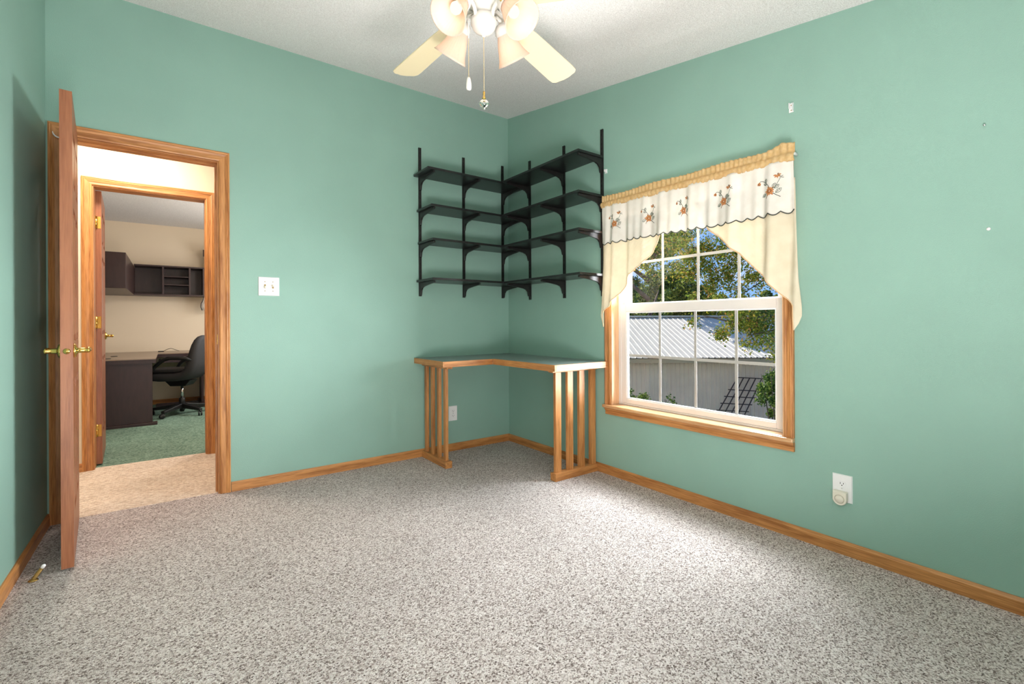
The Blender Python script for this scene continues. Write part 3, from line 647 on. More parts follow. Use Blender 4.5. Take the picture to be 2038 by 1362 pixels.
# embroidery: one motif per flower sprig
def motif(cy, cz, w):
    S_ = 0.125; mb = MB()
    def p(a, b, lift=0.0):                       # a to the right (-y), b up
        y = cy-a*S_*w; z = cz+b*S_; return Vector((cx0(y, z)-0.0078-lift, y, z))
    def stroke(pts, m, r=0.0011): mb.tube([p(*q) for q in pts], r, 5, mi=m)
    def leafo(a, b, ang, ln):
        ca, sa = math.cos(ang), math.sin(ang); ps = []
        for q in range(11):
            t = q/10*2; tt_ = t if t <= 1 else 2-t; sgn = 1 if t <= 1 else -1
            x = ln*tt_; y = sgn*0.30*ln*math.sin(PI*tt_); ps.append((a+x*ca-y*sa, b+x*sa+y*ca))
        stroke(ps, 1, 0.0010); stroke([(a, b), (a+ln*0.8*ca, b+ln*0.8*sa)], 0, 0.0008)
        for q in (0.35, 0.6):
            stroke([(a+ln*q*ca, b+ln*q*sa), (a+ln*(q+.15)*ca-ln*.2*sa, b+ln*(q+.15)*sa+ln*.2*ca)], 1, 0.0009)
    def petal(a, b, ang, ln, m=2):
        ca, sa = math.cos(ang), math.sin(ang)
        q = [(0.08, 0), (0.55, 0.24), (1.0, 0.06), (1.0, -0.06), (0.55, -0.24)]
        vs = [p(a+ln*(x*ca-y*sa), b+ln*(x*sa+y*ca), 0.0006) for x, y in q]
        mb.add(vs, [(0, 1, 2, 3, 4)], m)
    fa, fb = -0.05, -0.10
    for q in range(11): petal(fa, fb, 2*PI*q/11+0.2, 0.20 if q % 2 else 0.16)
    for q in range(9):
        a = 2*PI*q/9; stroke([(fa+0.05*math.cos(a), fb+0.04*math.sin(a)), (fa+0.085*math.cos(a), fb+0.065*math.sin(a))], 3, 0.0016)
    stroke([(fa, fb+0.10), (fa-0.05, fb+0.22), (fa-0.16, fb+0.36), (fa-0.30, fb+0.47), (fa-0.38, fb+0.48), (fa-0.41, fb+0.44)], 0)
    for q in range(3): petal(fa-0.41, fb+0.46, -1.75+0.28*(q-1), 0.15, 3 if q == 1 else 2)
    leafo(fa-0.17, fb+0.36, 1.55, 0.17); leafo(fa-0.12, fb+0.30, 2.9, 0.15)
    stroke([(fa+0.10, fb+0.06), (fa+0.22, fb+0.20), (fa+0.32, fb+0.38), (fa+0.36, fb+0.48), (fa+0.32, fb+0.58), (fa+0.25, fb+0.60)], 1, 0.0010)
    for q in range(5): petal(fa+0.25, fb+0.58, -2.0+0.75*q-1.0, 0.13, 2)
    petal(fa+0.26, fb+0.55, 1.3, 0.10, 3)
    leafo(fa+0.10, fb+0.10, 1.1, 0.20); leafo(fa+0.15, fb+0.08, 0.6, 0.20); leafo(fa+0.20, fb-0.10, 0.65, 0.24); leafo(fa-0.14, fb-0.06, 3.6, 0.20)
    stroke([(fa+0.36, fb+0.48), (fa+0.44, fb+0.52)], 0); stroke([(fa+0.38, fb+0.46), (fa+0.46, fb+0.44)], 0)
    stroke([(fa+0.12, fb-0.10), (fa+0.24, fb-0.20), (fa+0.36, fb-0.28)], 0, 0.0014); stroke([(fa-0.08, fb-0.14), (fa-0.14, fb-0.25)], 3)
    build('embroidered_flower', mb, [THREADK, THREADG, THREADO, THREADB], va, label='embroidered orange flower sprig')
for cy, cz, w in ((-1.315, 1.700, 0.95), (-1.575, 1.690, 0.85), (-1.812, 1.690, 0.70), (-2.060, 1.688, 0.95), (-2.300, 1.686, 1.05)): motif(cy, cz, w)
build('curtain_rod', MB().tube([(0, YB+0.012, 1.842), (-0.045, YB+0.010, 1.842), (-0.056, YB+0.02, 1.842), (-0.056, YA-0.02, 1.842), (-0.045, YA-0.010, 1.842), (0, YA-0.012, 1.842)], 0.007, 8), WHITEP, va, label='white curtain rod')

# ------------------------------------------------------------------ shelves
ZSH = [2.176, 1.905, 1.655, 1.360]
AX = [-0.852, -0.459, -0.065]; BY = [-0.318, -0.740, -1.130]
where_a = ['left end', 'middle', 'corner end']; where_b = ['corner end', 'middle', 'window end']
def standard(p, out, side, z0, z1, label, blen, grp, miss=()):
    """p: foot on wall; out: direction into the room; side: along the wall"""
    out = Vector(out); side = Vector(side); p = Vector((p[0], p[1], 0))
    r = root('shelf_standard', (p.x, p.y, z0), label, 'shelf bracket rail', grp)
    mb = MB()
    w, d = 0.0105, 0.012
    mb.prism([p+side*a+out*b+UP*z0 for a, b in ((-w, 0), (w, 0), (w, d), (0.005, d), (0.005, d-0.003), (-0.005, d-0.003), (-0.005, d), (-w, d))], UP*(z1-z0))
    build('upright', mb, BLACKM, r)
    mb = MB(); z = z0+0.03
    while z < z1-0.03:
        c = p+out*(d-0.0025)+UP*z; mb.frame(c, side*0.0022, out*0.0006, UP*0.007); z += 0.032
    build('slot_row', mb, DARK, r, kind='stuff')
    for k, zs in enumerate(ZSH):
        t = zs-0.001
        pr_ = [(d-0.004, t), (blen, t), (blen, t-0.014), (blen*0.6, t-0.024), (0.075, t-0.034), (0.050, t-0.043), (0.034, t-0.060), (0.026, t-0.095), (d-0.004, t-0.10)]
        mb = MB().prism([p+out*a+UP*b-side*0.007 for a, b in pr_], side*0.014)
        mb.frame(p+out*(blen*0.5)+UP*(t-0.0015), out*(blen*0.5-0.014), side*0.011, UP*0.0015)
        build('bracket', mb, BLACKM, r, bevel=0.0015)
    return r
for i, x in enumerate(AX):
    standard((x, 0), (0, -1, 0), (1, 0, 0), (1.254, 1.254, 1.260)[i], (2.414, 2.417, 2.423)[i], 'black slotted shelf standard on the back wall, %s of the row' % where_a[i], 0.255, 'shelf standards of the corner shelves')
for i, y in enumerate(BY):
    standard((0, y), (-1, 0, 0), (0, 1, 0), (1.235, 1.229, 1.225)[i], (2.391, 2.387, 2.382)[i], 'black slotted shelf standard on the right wall, %s of the row' % where_b[i], 0.235, 'shelf standards of the corner shelves')
lv = ['topmost', 'second from top', 'third from top', 'lowest']
for i, z in enumerate(ZSH):
    da = (0.265, 0.270, 0.272, 0.30)[i]; xl = (-0.908, -0.884, -0.876, -0.888)[i]
    tag(build('shelf_board', B(xl, -0.002, -da, -0.014, z, z+0.017), BLACKS, origin=(-0.45, 0, z), bevel=0.002), '%s black shelf board on the back wall left of the corner' % lv[i], 'shelf', 'black corner shelf boards')
    yr = (-1.150, -1.150, -1.150, -1.160)[i]
    tag(build('shelf_board', B(-0.253, -0.014, yr, -da-0.002, z, z+0.017), BLACKS, origin=(0, -0.7, z), bevel=0.002), '%s black shelf board on the right wall beside the window' % lv[i], 'shelf', 'black corner shelf boards')

# ------------------------------------------------------------------ corner desk
ds = root('corner_desk', (-0.4, -0.4, 0), 'L-shaped oak-edged corner desk with green-grey top and slatted sides', 'desk')
DT = 0.774; hh = 0.041
xa, yf, xf, yr = -0.905, -0.480, -0.490, -1.176
build('desktop', MB().prism([(xa+0.012, -0.004, DT-0.022), (xa+0.012, yf+0.012, DT-0.022), (xf+0.012, yf+0.012, DT-0.022), (-0.075, -0.004, DT-0.022)], (0, 0, 0.0215)), LAMI, ds, label='green-grey laminate top, left arm')
build('desktop', MB().prism([(xf+0.0135, yf+0.010, DT-0.022), (xf+0.012, yr+0.012, DT-0.022), (-0.004, yr+0.012, DT-0.022), (-0.004, -0.004, DT-0.022), (-0.073, -0.004, DT-0.022)], (0, 0, 0.023)), LAMI, ds, label='green-grey laminate top, right arm')
build('edge_trim', MB().box(xa, xa+0.012, yf, -0.002, DT-hh, DT), OAKY, ds, bevel=0.0015)
build('edge_trim', MB().box(xa+0.012, xf, yf, yf+0.012, DT-hh, DT), OAKX, ds, bevel=0.0015)
build('edge_trim', MB().box(xf, xf+0.012, yr, yf, DT-hh, DT+0.0012), OAKY, ds, bevel=0.0015)
build('edge_trim', MB().box(xf+0.012, -0.002, yr, yr+0.012, DT-hh, DT+0.0012), OAKX, ds, bevel=0.0015)
for y in (-0.358, -0.255, -0.152, -0.049):
    build('slat', B(-0.832, -0.809, y-0.017, y+0.017, 0.045, DT-0.022), OAKZ, ds, bevel=0.0015)
for x in (-0.362, -0.254, -0.146, -0.038):
    build('slat', B(x-0.025, x+0.025, -1.066, -1.044, 0.045, DT-0.022), OAKZ, ds, bevel=0.0015)
build('base_rail', B(-0.848, -0.794, -0.403, -0.013, 0, 0.050), OAKY, ds, bevel=0.002)
build('base_rail', B(-0.402, -0.013, -1.082, -1.028, 0, 0.052), OAKX, ds, bevel=0.002)
build('top_rail', B(-0.845, -0.797, -0.42, -0.010, DT-0.060, DT-0.022), OAKY, ds, bevel=0.002)
build('top_rail', B(-0.42, -0.010, -1.078, -1.032, DT-0.060, DT-0.022), OAKX, ds, bevel=0.002)

# ------------------------------------------------------------------ wall fittings
def outlet(name, c, nrm, side, label):
    c = Vector(c); nv = Vector(nrm); sv = Vector(side)
    r = root(name, c, label, 'outlet')
    mb = MB(); w, h, t = 0.039, 0.061, 0.0055
    lo = [c+sv*a*w+UP*b*h for a, b in ((-1,-1),(1,-1),(1,1),(-1,1))]; hi = [c+sv*a*(w-0.003)+UP*b*(h-0.003)+nv*t for a, b in ((-1,-1),(1,-1),(1,1),(-1,1))]
    mb.add(lo+hi, [(3,2,1,0),(4,5,6,7),(0,1,5,4),(1,2,6,5),(2,3,7,6),(3,0,4,7)]); build('cover_plate', mb, WHITEP, r)
    for dz in (0.0195, -0.0195):
        q = c+UP*dz+nv*t
        pts = [(0.0165*math.cos(a), max(-0.0125, min(0.0125, 0.0165*math.sin(a)))) for a in [2*PI*i/24 for i in range(24)]]
        f = build('receptacle', MB().prism([q+sv*a+UP*b-nv*0.001 for a, b in pts], nv*0.0025), WHITEP, r)
        q2 = q+nv*0.0017
        mb = MB().frame(q2-sv*0.006+UP*0.003, sv*0.0011, UP*0.0042, nv*0.0003).frame(q2+sv*0.006+UP*0.003, sv*0.0011, UP*0.0034, nv*0.0003)
        mb.lathe([(0.0024, 0), (0.0024, 0.0003)], q2-UP*0.006, nv, 10)
        build('slots', mb, DARK, f, label='dark plug slots')
    build('screw', MB().lathe([(0.003, 0), (0.003, 0.001), (0.0001, 0.0013)], c+nv*t, nv, 10), CHROME, r)
    return r
outlet('wall_outlet', (-0.566, 0, 0.305), (0, -1, 0), (1, 0, 0), 'white duplex outlet on the back wall under the corner desk')
outlet('wall_outlet', (0, -2.563, 0.294), (-1, 0, 0), (0, -1, 0), 'white duplex outlet low on the right wall with a plug-in below')
# plug-in on lower receptacle
pi_ = root('plug_in_freshener', (-0.008, -2.561, 0.262), 'ivory D-shaped plug-in in the outlet on the right wall', 'plug-in')
def dshape(r, top):
    return [(r, top), (-r, top)]+[(-r*math.cos(a), -r*math.sin(a)-0.002) for a in [PI*i/16 for i in range(17)]]
pc = Vector((-0.0075, -2.561, 0.252))
build('body', MB().prism([pc+Vector((0, -a, b)) for a, b in dshape(0.027, 0.032)], (-0.024, 0, 0)), IVORY, pi_, bevel=0.003)
build('front_ring', MB().tube([pc+Vector((-0.0245, 0.018*math.cos(a), 0.018*math.sin(a)-0.001)) for a in [2*PI*i/28 for i in range(28)]], 0.0016, 6, closed=True), mat('grey_beige_plastic', lin(196, 186, 168), rough=0.4), pi_, label='thin raised ring')
build('front_disc', MB().lathe([(0.017, 0), (0.016, 0.002), (0.0001, 0.003)], pc+Vector((-0.024, 0, -0.001)), (-1, 0, 0), 24), IVORY, pi_)
# light switch
c = Vector((-1.9145, 0, 1.286)); sw = root('light_switch', c, 'white double toggle switch plate on the back wall beside the doorway', 'switch')
w, h, t = 0.0615, 0.061, 0.0055
lo = [c+Vector((a*w, 0, b*h)) for a, b in ((-1,-1),(1,-1),(1,1),(-1,1))]; hi = [c+Vector((a*(w-0.003), -t, b*(h-0.003))) for a, b in ((-1,-1),(1,-1),(1,1),(-1,1))]
build('cover_plate', MB().add(lo+hi, [(0,1,2,3),(7,6,5,4),(4,5,1,0),(5,6,2,1),(6,7,3,2),(7,4,0,3)]), WHITEP, sw)
for a, up_ in ((-0.023, -1), (0.023, 1)):
    q = c+Vector((a, -t, 0))
    build('toggle', MB().frame(q+Vector((0, 0.0002, 0)), (0.0055, 0, 0), (0, 0.0012, 0), (0, 0, 0.012), 1).prism([q+Vector((-0.004, 0, -0.005)), q+Vector((0.004, 0, -0.005)), q+Vector((0.004, 0, 0.005)), q+Vector((-0.004, 0, 0.005))], (0, -0.012, up_*0.006), 0), [IVORY, AGEDBRASS], sw, label='ivory toggle lever in a brass-coloured slot')
    for z in (-0.030, 0.030): build('screw', MB().lathe([(0.003, 0), (0.003, 0.001), (0.0001, 0.0013)], q+Vector((0, 0, z)), (0, -1, 0), 10), AGEDBRASS, sw)
# curtain-rod brackets left on the wall
def rodclip(y, z, label, h):
    o = root('rod_bracket', (0, y, z), label, 'bracket')
    mb = MB().box(-0.003, 0, y-0.010, y+0.010, z-h, z+h).box(-0.016, -0.003, y-0.010, y-0.0075, z-h*0.8, z+h*0.8).box(-0.016, -0.003, y+0.004, y+0.0065, z-h*0.2, z+h)
    build('plate', mb, WHITEP, o)
    build('screw', MB().lathe([(0.003, 0), (0.0001, 0.0015)], (-0.003, y, z+h*0.55), (-1, 0, 0), 8).lathe([(0.003, 0), (0.0001, 0.0015)], (-0.003, y, z-h*0.55), (-1, 0, 0), 8), AGEDBRASS, o)
rodclip(-2.357, 2.075, 'small white rod bracket on the right wall above the valance end', 0.022)
rodclip(-1.163, 2.083, 'tiny white rod bracket on the right wall beside the shelf standard', 0.014)
tag(build('nail', MB().lathe([(0.0045, 0.006), (0.0045, 0.008), (0.0001, 0.009)], (0, -3.023, 1.761), (-1, 0, 0.2), 8).tube([(0, -3.023, 1.761), (-0.006, -3.023, 1.762)], 0.0018, 6), CHROME, origin=(0, -3.023, 1.761)), 'small nail on the right wall, the upper of two', 'nail')
tag(build('wall_anchor', MB().lathe([(0.006, 0), (0.006, 0.003), (0.002, 0.004), (0.0001, 0.003)], (0, -3.032, 1.378), (-1, 0, 0), 10), WHITEP, origin=(0, -3.032, 1.378)), 'tiny white wall anchor on the right wall, below the nail', 'anchor')
# spring door stop on the left baseboard
dsx = Vector((LX+0.012, -0.80, 0.035)); tip = Vector((LX+0.085, -0.775, 0.040))

fs = root('door_stop_spring', (-2.889, -0.70, 0), 'bronze spring door stop with white tip on the carpet beside the left baseboard', 'door stop')
b0 = Vector((-2.889, -0.70, 0.004)); b1 = Vector((-2.853, -0.735, 0.064))
build('base_disc', MB().lathe([(0.016, 0), (0.016, 0.003), (0.008, 0.008), (0.0001, 0.009)], (b0.x, b0.y, 0.0), seg=16), AGEDBRASS, fs)
dv = (b1-b0); pts = []
uu = dv.cross(UP).normalized(); vv = uu.cross(dv).normalized()
for i in range(15*8+1):
    t = i/120; a = 2*PI*15*t; pts.append(b0+dv*t*0.88+(uu*math.cos(a)+vv*math.sin(a))*(0.0062-0.001*t))
build('spring', MB().tube(pts, 0.0020, 5), AGEDBRASS, fs)
build('tip', MB().tube([b0+dv*0.86, b0+dv*0.9, b0+dv*1.04, b0+dv*1.08], [0.005, 0.0068, 0.0068, 0.004], 12), WHITEP, fs, label='white rubber tip')
pts = [(-2.925+0.026*(1-math.cos(a))*1.0, -0.019, 2.050-0.028*math.sin(a)) for a in [PI*i/14*0.62 for i in range(15)]]
tag(build('casing_glint', MB().tube(pts, [0.0018+0.0022*math.sin(PI*i/14) for i in range(15)], 8), WHITEP, origin=(-2.91, -0.019, 2.04)), 'small pale curved glint on the upper left corner of the near door casing', 'glint')  # bright highlight on the casing, built as a solid curved sliver

# ------------------------------------------------------------------ ceiling fan
FX, FY = -1.475, -1.907
fc = zc(FY)
fan = root('ceiling_fan', (FX, FY, fc), 'white five-blade ceiling fan with four lit bell shades and two pull chains', 'ceiling fan')
def F3(az, r, z): a = math.radians(az); return Vector((FX+r*math.cos(a), FY+r*math.sin(a), z))
build('canopy', MB().lathe([(0.075, fc+0.012), (0.075, fc-0.035), (0.06, fc-0.06), (0.03, fc-0.075), (0.0001, fc-0.075)], (FX, FY, 0), seg=32), ENAMEL, fan)
build('downrod', MB().lathe([(0.013, fc-0.07), (0.013, 2.38)], (FX, FY, 0), seg=16), ENAMEL, fan)
build('motor_housing', MB().lathe([(0.0001, 2.40), (0.05, 2.40), (0.10, 2.385), (0.118, 2.36), (0.118, 2.30), (0.105, 2.275), (0.07, 2.262), (0.0001, 2.262)], (FX, FY, 0), seg=40), ENAMEL, fan)
zb = 2.246
for k in range(5):
    az = 93.5+72*k if k else 93.5
    az = [93.5, 19.5, -53.5, 237.5, 165.5][k]
    d = F3(az, 1, 0)-F3(az, 0, 0); s_ = Vector((-d.y, d.x, 0)); tilt = math.radians(-11)
    sv = s_*math.cos(tilt)+UP*math.sin(tilt); nv = d.cross(sv)
    outl = [(0.17, -0.050), (0.30, -0.060), (0.60, -0.068), (0.635, -0.066), (0.652, -0.052), (0.654, -0.035), (0.661, -0.015), (0.661, 0.015), (0.654, 0.035), (0.652, 0.052), (0.635, 0.066), (0.60, 0.068), (0.30, 0.060), (0.17, 0.050)]
    c0 = Vector((FX, FY, zb))
    bl = build('blade', MB().prism([c0+d*a+sv*b-nv*0.003 for a, b in outl], nv*0.006), CREAMB, fan, bevel=0.002)
    iron = [(0.07, -0.014), (0.14, -0.014), (0.17, -0.035), (0.25, -0.032), (0.27, 0), (0.25, 0.032), (0.17, 0.035), (0.14, 0.014), (0.07, 0.014)]
    build('blade_iron', MB().prism([c0+d*a+sv*b+nv*0.003 for a, b in iron], nv*0.006), ENAMEL, bl, bevel=0.0015)
build('switch_housing', MB().lathe([(0.0001, 2.262), (0.062, 2.262), (0.064, 2.25), (0.052, 2.236), (0.034, 2.228), (0.030, 2.205), (0.034, 2.195), (0.030, 2.19)], (FX, FY, 0), seg=32), ENAMEL, fan)
build('fitter_bowl', MB().lathe([(0.030, 2.198), (0.040, 2.195), (0.046, 2.186), (0.049, 2.176), (0.049, 2.166), (0.045, 2.162), (0.044, 2.155), (0.034, 2.140), (0.018, 2.129), (0.007, 2.124), (0.006, 2.118), (0.0001, 2.117)], (FX, FY, 0), seg=32), ENAMEL, fan)
for k, az in enumerate((195, 285, 105, 15)):
    o_ = F3(az, 1, 0)-F3(az, 0, 0); tl = math.radians(40)
    ax = o_*math.sin(tl)-UP*math.cos(tl)                        # shade axis, neck to mouth
    neck = F3(az, 0.113, 2.190); 
    build('light_arm', MB().tube([F3(az, 0.040, 2.172), F3(az, 0.050, 2.205), F3(az, 0.072, 2.228), F3(az, 0.095, 2.225), neck-ax*0.024], [0.007, 0.0075, 0.0075, 0.0075, 0.008], 10), ENAMEL, fan)
    hold = build('shade_holder', MB().lathe([(0.0001, -0.030), (0.016, -0.030), (0.028, -0.018), (0.031, -0.006), (0.031, 0.008), (0.029, 0.008), (0.029, -0.004), (0.0001, -0.004)], neck, ax, 24), ENAMEL, fan)
    tv = F3(az+90, 0.034, 0)-Vector((FX, FY, 0))
    for q in (1, -1): build('thumb_screw', MB().ball(neck+tv*q, 0.004, 8), BRASS, hold)
    outp = [(0.027, -0.002), (0.0285, 0.012), (0.034, 0.024), (0.042, 0.045), (0.048, 0.066), (0.055, 0.085), (0.063, 0.100), (0.069, 0.109)]
    inp = [(r-0.003, h) for r, h in outp[::-1]]
    build('shade', MB().lathe(outp+inp, neck, ax, 96, flute=(0.011, 32)), SHADEG, fan, label='frosted fluted bell glass shade')
    bs = build('bulb_base', MB().lathe([(0.0001, -0.004), (0.013, -0.004), (0.013, 0.020), (0.011, 0.022)], neck, ax, 16), BRASS, fan)
    build('bulb', MB().lathe([(0.010, 0.020), (0.014, 0.028), (0.020, 0.040), (0.0215, 0.050), (0.018, 0.061), (0.010, 0.068), (0.0001, 0.070)], neck, ax, 20), BULBM, fan, label='lit glass bulb')
    lamp('bulb_light', 'POINT', neck+ax*0.088, 0.09, (1, 0.87, 0.70), shadow_soft_size=0.016)
def chain(p, z0, z1, m):
    mb = MB(); z = z0
    while z > z1:
        mb.lathe([(0.0004, -0.0019), (0.0019, 0), (0.0004, 0.0019)], (p.x, p.y, z), seg=6); z -= 0.0042
    return build('pull_chain', mb, m, fan)
p = Vector((FX, FY, 0))
CHAINM = mat('pale_brass', lin(232, 208, 160), rough=0.3, metal=0.6)
chain(p, 2.117, 1.905, CHAINM)
build('chain_knob', MB().lathe([(0.0001, 1.915), (0.004, 1.912), (0.0045, 1.902), (0.003, 1.895), (0.007, 1.888), (0.006, 1.880)], (p.x, p.y, 0), seg=14), BRASS, fan, label='brass crown of the chain end')
build('chain_crystal', MB().lathe([(0.0001, 1.882), (0.011, 1.880), (0.0185, 1.871), (0.0185, 1.863), (0.011, 1.854), (0.004, 1.851), (0.004, 1.846), (0.0001, 1.844)], (p.x, p.y, 0), seg=10), CRYSTAL, fan, label='faceted clear crystal pull')
p2 = Vector((FX, FY, 0))-RT*0.058+FW*0.01
chain(p2, 2.125, 1.972, CHAINM)
build('chain_bracket', MB().tube([(FX-RT.x*0.03, FY-RT.y*0.03, 2.212), (p2.x, p2.y, 2.205), (p2.x, p2.y, 2.12)], 0.0022, 6), ENAMEL, fan)
build('chain_knob', MB().lathe([(0.0001, 1.974), (0.005, 1.972), (0.0075, 1.965), (0.0105, 1.945), (0.0105, 1.932), (0.008, 1.925), (0.0001, 1.923)], (p2.x, p2.y, 0), seg=18), ENAMEL, fan, label='white barrel pull knob')

# ------------------------------------------------------------------ outdoors
GZ = -2.25
struct('ground', MB().box(0.14, 60, -40, 60, GZ-0.2, GZ), GRASS, 'green lawn of the yard outside the window')
sh = root('shed', at(1400, 643.6, 14), 'white-roofed metal shed with ribbed tan walls outside the window', 'shed')
E0 = CAM+FW*12.0; zE = 0.135; zR = 1.215; run = 3.7; 
def SP(a, dd, z): q = CAM+FW*(12.0+dd)+RT*a; return Vector((q.x, q.y, z))
sw_ = 0.92; a = -1.2; a1 = 12.0
rf = (Vector(SP(0, run, zR))-Vector(SP(0, 0, zE))); rn = RT.cross(rf).normalized()
if rn.z < 0: rn = -rn
while a < a1:
    mb = MB(); prof = []
    nr = 6; pt = sw_/nr
    for i in range(nr):
        prof += [(i*pt, 0), (i*pt+0.045, 0.0), (i*pt+0.058, 0.017), (i*pt+0.078, 0.017), (i*pt+0.091, 0)]
    prof.append((sw_, 0))
    row0 = [SP(a+x, -0.04, zE)+rn*h for x, h in prof]; row1 = [SP(a+x, run, zR)+rn*h for x, h in prof]
    mb.grid([row0, row1], smooth=False); mb.grid([[q-rn*0.012 for q in row0], [q-rn*0.012 for q in row1]], smooth=False)
    build('roof_sheet', mb, ROOFM, sh)
    mb = MB(); prof = []; nr = 8; pt = sw_/nr
    for i in range(nr): prof += [(i*pt, 0), (i*pt+0.05, 0), (i*pt+0.062, 0.020), (i*pt+0.082, 0.020), (i*pt+0.094, 0)]
    prof.append((sw_, 0))
    mb.grid([[SP(a+x, 0.30-h, GZ) for x, h in prof], [SP(a+x, 0.30-h, zE-0.02) for x, h in prof]], smooth=False)
    build('wall_sheet', mb, SHEDW, sh)
    a += sw_
mb = MB(); mb.frame(SP((a1-1.2)/2, 0.0, zE-0.075), RT*((a1+1.6)/2), FW*0.018, UP*0.055); build('fascia', mb, FASCIA, sh)
mb = MB(); mb.frame(SP((a1-1.2)/2, 0.15, zE-0.125), RT*((a1+1.6)/2), FW*0.15, UP*0.006); build('soffit', mb, FASCIA, sh)
mb = MB(); mb.frame(SP((a1-1.2)/2, run, zR+0.03), RT*((a1+1.6)/2), FW*0.12, UP*0.025); build('ridge_cap', mb, ROOFM, sh)
mb = MB(); mb.frame(SP((a1-1.2)/2, run+0.75, (GZ+zR)/2-0.2), RT*((a1+1.0)/2), FW*0.7, UP*((zR-GZ)/2-0.25)); build('rear_volume', mb, SHEDW, sh)

# leaning trellis
tr = root('trellis', at(1478, 880, 11.75), 'rusty iron grid trellis leaning askew against the shed wall', 'trellis')
def TP(i, j):    # i across 0..1, j down 0..1
    top = at(1468, 751.5, 12.15).lerp(at(1516, 754, 12.15), i); bot = at(1401, 871, 11.75).lerp(at(1459, 874, 11.75), i); q = top.lerp(bot, j); return q
for i in range(5): build('upright_bar', MB().tube([TP(i/4, 0), TP(i/4, 1)], 0.014, 6), RUST, tr)
for j in (0.0, 0.21, 0.325, 0.44, 0.555, 0.67, 0.80): build('cross_bar', MB().tube([TP(-0.10, j), TP(1.10, j)], 0.013, 6), RUST, tr)

def leaves(pts, nrm, size, rs, asp=0.6):
    """folded diamond leaves at pts; returns arrays"""
    n_ = len(pts); pts = np.asarray(pts)
    d = rs.normal(size=(n_, 3)); d /= np.linalg.norm(d, axis=1)[:, None]
    if nrm is not None: d = d*0.8+nrm*0.0
    t = rs.normal(size=(n_, 3)); t -= (t*d).sum(1)[:, None]*d/((d*d).sum(1)[:, None]); t /= np.linalg.norm(t, axis=1)[:, None]
    s = size*(0.6+0.8*rs.random(n_))[:, None]
    a = pts-d*s*0.5; b = pts+d*s*0.5; c1 = pts+t*s*asp*0.5; c2 = pts-t*s*asp*0.5
    v = np.stack([a, c1, b, c2], 1).reshape(-1, 3)
    f = np.arange(n_*4).reshape(-1, 4)
    return v, f
def foliage(name, pts, size, m, parent, seed, label=None, asp=0.6):
    v, f = leaves(pts, None, size, np.random.default_rng(seed), asp)
    v = v-np.array(ORG[parent.name])
    me = bpy.data.meshes.new(name); nv_ = len(v); nf = len(f)
    me.vertices.add(nv_); me.vertices.foreach_set('co', v.astype(np.float32).ravel())
    me.loops.add(nf*4); me.loops.foreach_set('vertex_index', f.astype(np.int32).ravel())
    me.polygons.add(nf); me.polygons.foreach_set('loop_start', np.arange(0, nf*4, 4, dtype=np.int32))
    me.materials.append(m); me.update(); me.validate()
    o = bpy.data.objects.new(name, me); COL.objects.link(o); o.parent = parent; o['kind'] = 'stuff'; ORG[o.name] = ORG[parent.name]
    if label: o['label'] = label
    return o
def crown(c, r, n_, seed, clumps=40, thick=0.25):
    rs = np.random.default_rng(seed); c = np.array(c); r = np.array(r)
    d = rs.normal(size=(clumps, 3)); d /= np.linalg.norm(d, axis=1)[:, None]; cc = c+d*r*(0.55+0.45*rs.random((clumps, 1)))
    cr_ = 0.30*r.mean()*(0.6+0.7*rs.random(clumps)); k = rs.integers(0, clumps, n_)
    q = rs.normal(size=(n_, 3)); q /= np.linalg.norm(q, axis=1)[:, None]
    return cc[k]+q*(cr_[k]*(1-thick+thick*rs.random(n_)))[:, None]
def tree(px, py, d, r, n_, size, m, seed, label, lean=0.0, clumps=40, group='trees behind the shed'):
    c = at(px, py, d); bq = c+FW*lean-RT*lean*1.45; t = root('tree', (bq.x, bq.y, GZ), label, 'tree', group)
    build('trunk', MB().tube([(bq.x, bq.y, GZ), (bq.x+0.1, bq.y, (GZ+c.z)/2+lean*0.5), (c.x, c.y+0.1, c.z)], [0.24 if not lean else 0.12, 0.18 if not lean else 0.09, 0.06], 10), BARK, t)
    rs = random.Random(seed)
    for i in range(5):
        a = 2*PI*i/5+rs.random(); z0 = GZ+(c.z-GZ)*(0.5+0.1*i)
        build('branch', MB().tube([(c.x, c.y, z0), (c.x+0.35*r[0]*math.cos(a), c.y+0.35*r[0]*math.sin(a), z0+0.5), (c.x+0.7*r[0]*math.cos(a), c.y+0.7*r[0]*math.sin(a), z0+1.1)], [0.09, 0.06, 0.02], 6), BARK, t)
    foliage('foliage', crown(c, r, n_, seed, clumps), size, m, t, seed+1)
    return t
tree(1196, 604, 27.5, (2.3, 2.3, 2.9), 60000, 0.14, LEAFD, 11, 'dark dense evergreen tree behind the shed, left in the window', clumps=60)
tree(1345, 604, 21.3, (1.5, 1.5, 1.7), 36000, 0.12, LEAFD, 21, 'rounded dark green tree behind the shed roof, middle of the window', clumps=45)
tree(1432, 626, 26, (1.4, 1.4, 1.3), 16000, 0.12, LEAFY, 31, 'smaller yellow-green tree just above the shed roof ridge', clumps=30)
tree(1290, 446, 17.2, (2.0, 1.5, 1.3), 42000, 0.095, LEAFY, 41, 'tall yellowing tree leaning over the shed and shading its roof', lean=2.6, clumps=60)
tree(1552, 630, 23.5, (1.4, 1.4, 1.2), 15000, 0.12, LEAFB, 51, 'low green tree at the right end of the window above the meeting rail', clumps=30)
tree(1490, 652, 34, (2.0, 2.0, 1.4), 12000, 0.15, LEAFY, 61, 'distant yellowish treetop just above the shed roof, right of middle', clumps=30)

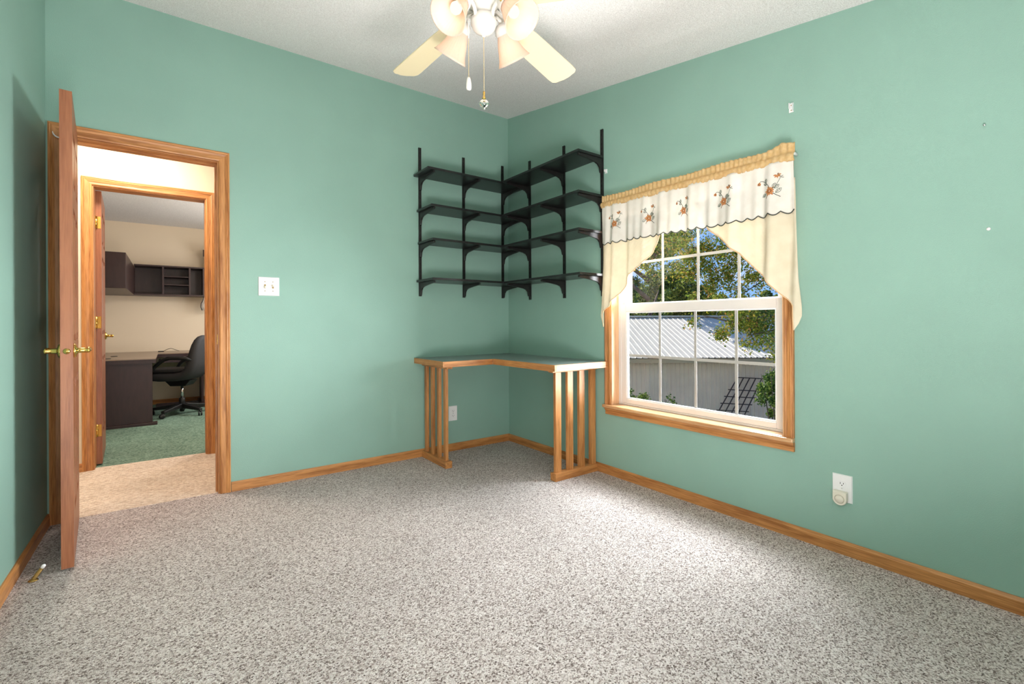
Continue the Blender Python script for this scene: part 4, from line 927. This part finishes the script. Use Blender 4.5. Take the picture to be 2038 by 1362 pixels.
# overhanging tree: trunk right of the view, boughs reaching left in front of the shed
oc_ = at(1760, 640, 8.6)
ot = root('tree', (oc_.x, oc_.y, GZ), 'overhanging autumn tree with sparse leafy boughs in front of the shed roof', 'tree')
build('trunk', MB().tube([(oc_.x, oc_.y, GZ), (oc_.x-0.05, oc_.y, 0.6), (oc_.x+0.05, oc_.y+0.1, 2.6), (oc_.x, oc_.y, 4.2)], [0.2, 0.16, 0.12, 0.06], 10), BARK, ot)
boughs = [[(1760, 560, 8.6), (1640, 520, 8.7), (1540, 545, 8.9), (1478, 585, 9.0)], [(1760, 520, 8.6), (1600, 490, 8.8), (1470, 505, 9.0), (1390, 495, 9.2), (1330, 480, 9.4)],
          [(1755, 480, 8.6), (1620, 440, 8.6), (1480, 440, 8.8), (1360, 450, 9.0), (1300, 470, 9.2)], [(1760, 600, 8.5), (1640, 600, 8.4), (1530, 630, 8.3), (1450, 640, 8.3), (1400, 628, 8.4)],
          [(1755, 640, 8.5), (1650, 640, 8.3), (1550, 655, 8.2), (1490, 668, 8.2)], [(1540, 545, 8.9), (1500, 555, 9.0), (1460, 590, 9.1)], [(1470, 505, 9.0), (1440, 540, 9.1), (1420, 575, 9.2)], [(1390, 495, 9.2), (1370, 520, 9.2), (1385, 550, 9.3)]]
lp = []; rs = np.random.default_rng(77)
dens = [900, 3000, 4800, 3600, 4200, 700, 2200, 1800]; spread = [0.16, 0.22, 0.34, 0.16, 0.20, 0.12, 0.16, 0.16]
for bgh, dn, spd in zip(boughs, dens, spread):
    pts = [at(*q) for q in bgh]
    build('bough', MB().tube(pts, [0.035*(1-0.75*i/(len(pts)-1)) for i in range(len(pts))] if len(pts) > 3 else [0.010, 0.008, 0.004], 6), BARK, ot)
    cl = []
    for i in range(26):
        t = (0.3+0.7*rs.random())*(len(pts)-1); j = min(int(t), len(pts)-2); q = pts[j].lerp(pts[j+1], t-j); cl.append(np.array(q)+rs.normal(size=3)*spd)
    cl = np.array(cl); k = rs.integers(0, len(cl), dn); lp.append(cl[k]+rs.normal(size=(dn, 3))*spd*0.42)
foliage('foliage', np.concatenate(lp), 0.043, LEAFA, ot, 78, asp=0.75)

def bush(name, px, py, d, r, n_, size, m, seed, label, ntw=6):
    c = at(px, py, d); t = root('bush', (c.x, c.y, GZ), label, 'bush')
    rs = random.Random(seed)
    for i in range(ntw):
        a = 2*PI*i/ntw; e_ = Vector((c.x+r[0]*0.7*math.cos(a), c.y+r[1]*0.7*math.sin(a), c.z+r[2]*(0.9*rs.random()-0.1)))
        build('stem', MB().tube([(c.x+0.05*math.cos(a), c.y+0.05*math.sin(a), GZ), (c.x+0.1*math.cos(a), c.y+0.1*math.sin(a), (GZ+c.z)/2), e_], [0.02, 0.015, 0.006], 5), BARK, t)
    foliage('foliage', crown(c, r, n_, seed, 34, 0.7), size, m, t, seed+3, asp=0.7)
bush('bush', 1550, 786, 9.2, (0.44, 0.44, 0.52), 9000, 0.045, LEAFB, 101, 'leafy green bush growing up the right edge of the window before the trellis')
bush('bush', 1262, 800, 9.5, (0.30, 0.30, 0.26), 900, 0.045, LEAFB, 111, 'dark sparse shrub at the lower left corner of the window')
bush('bush', 1332, 806, 10.5, (0.22, 0.22, 0.20), 260, 0.04, LEAFB, 121, 'small thin shrub low in front of the shed, right of the corner shrub')
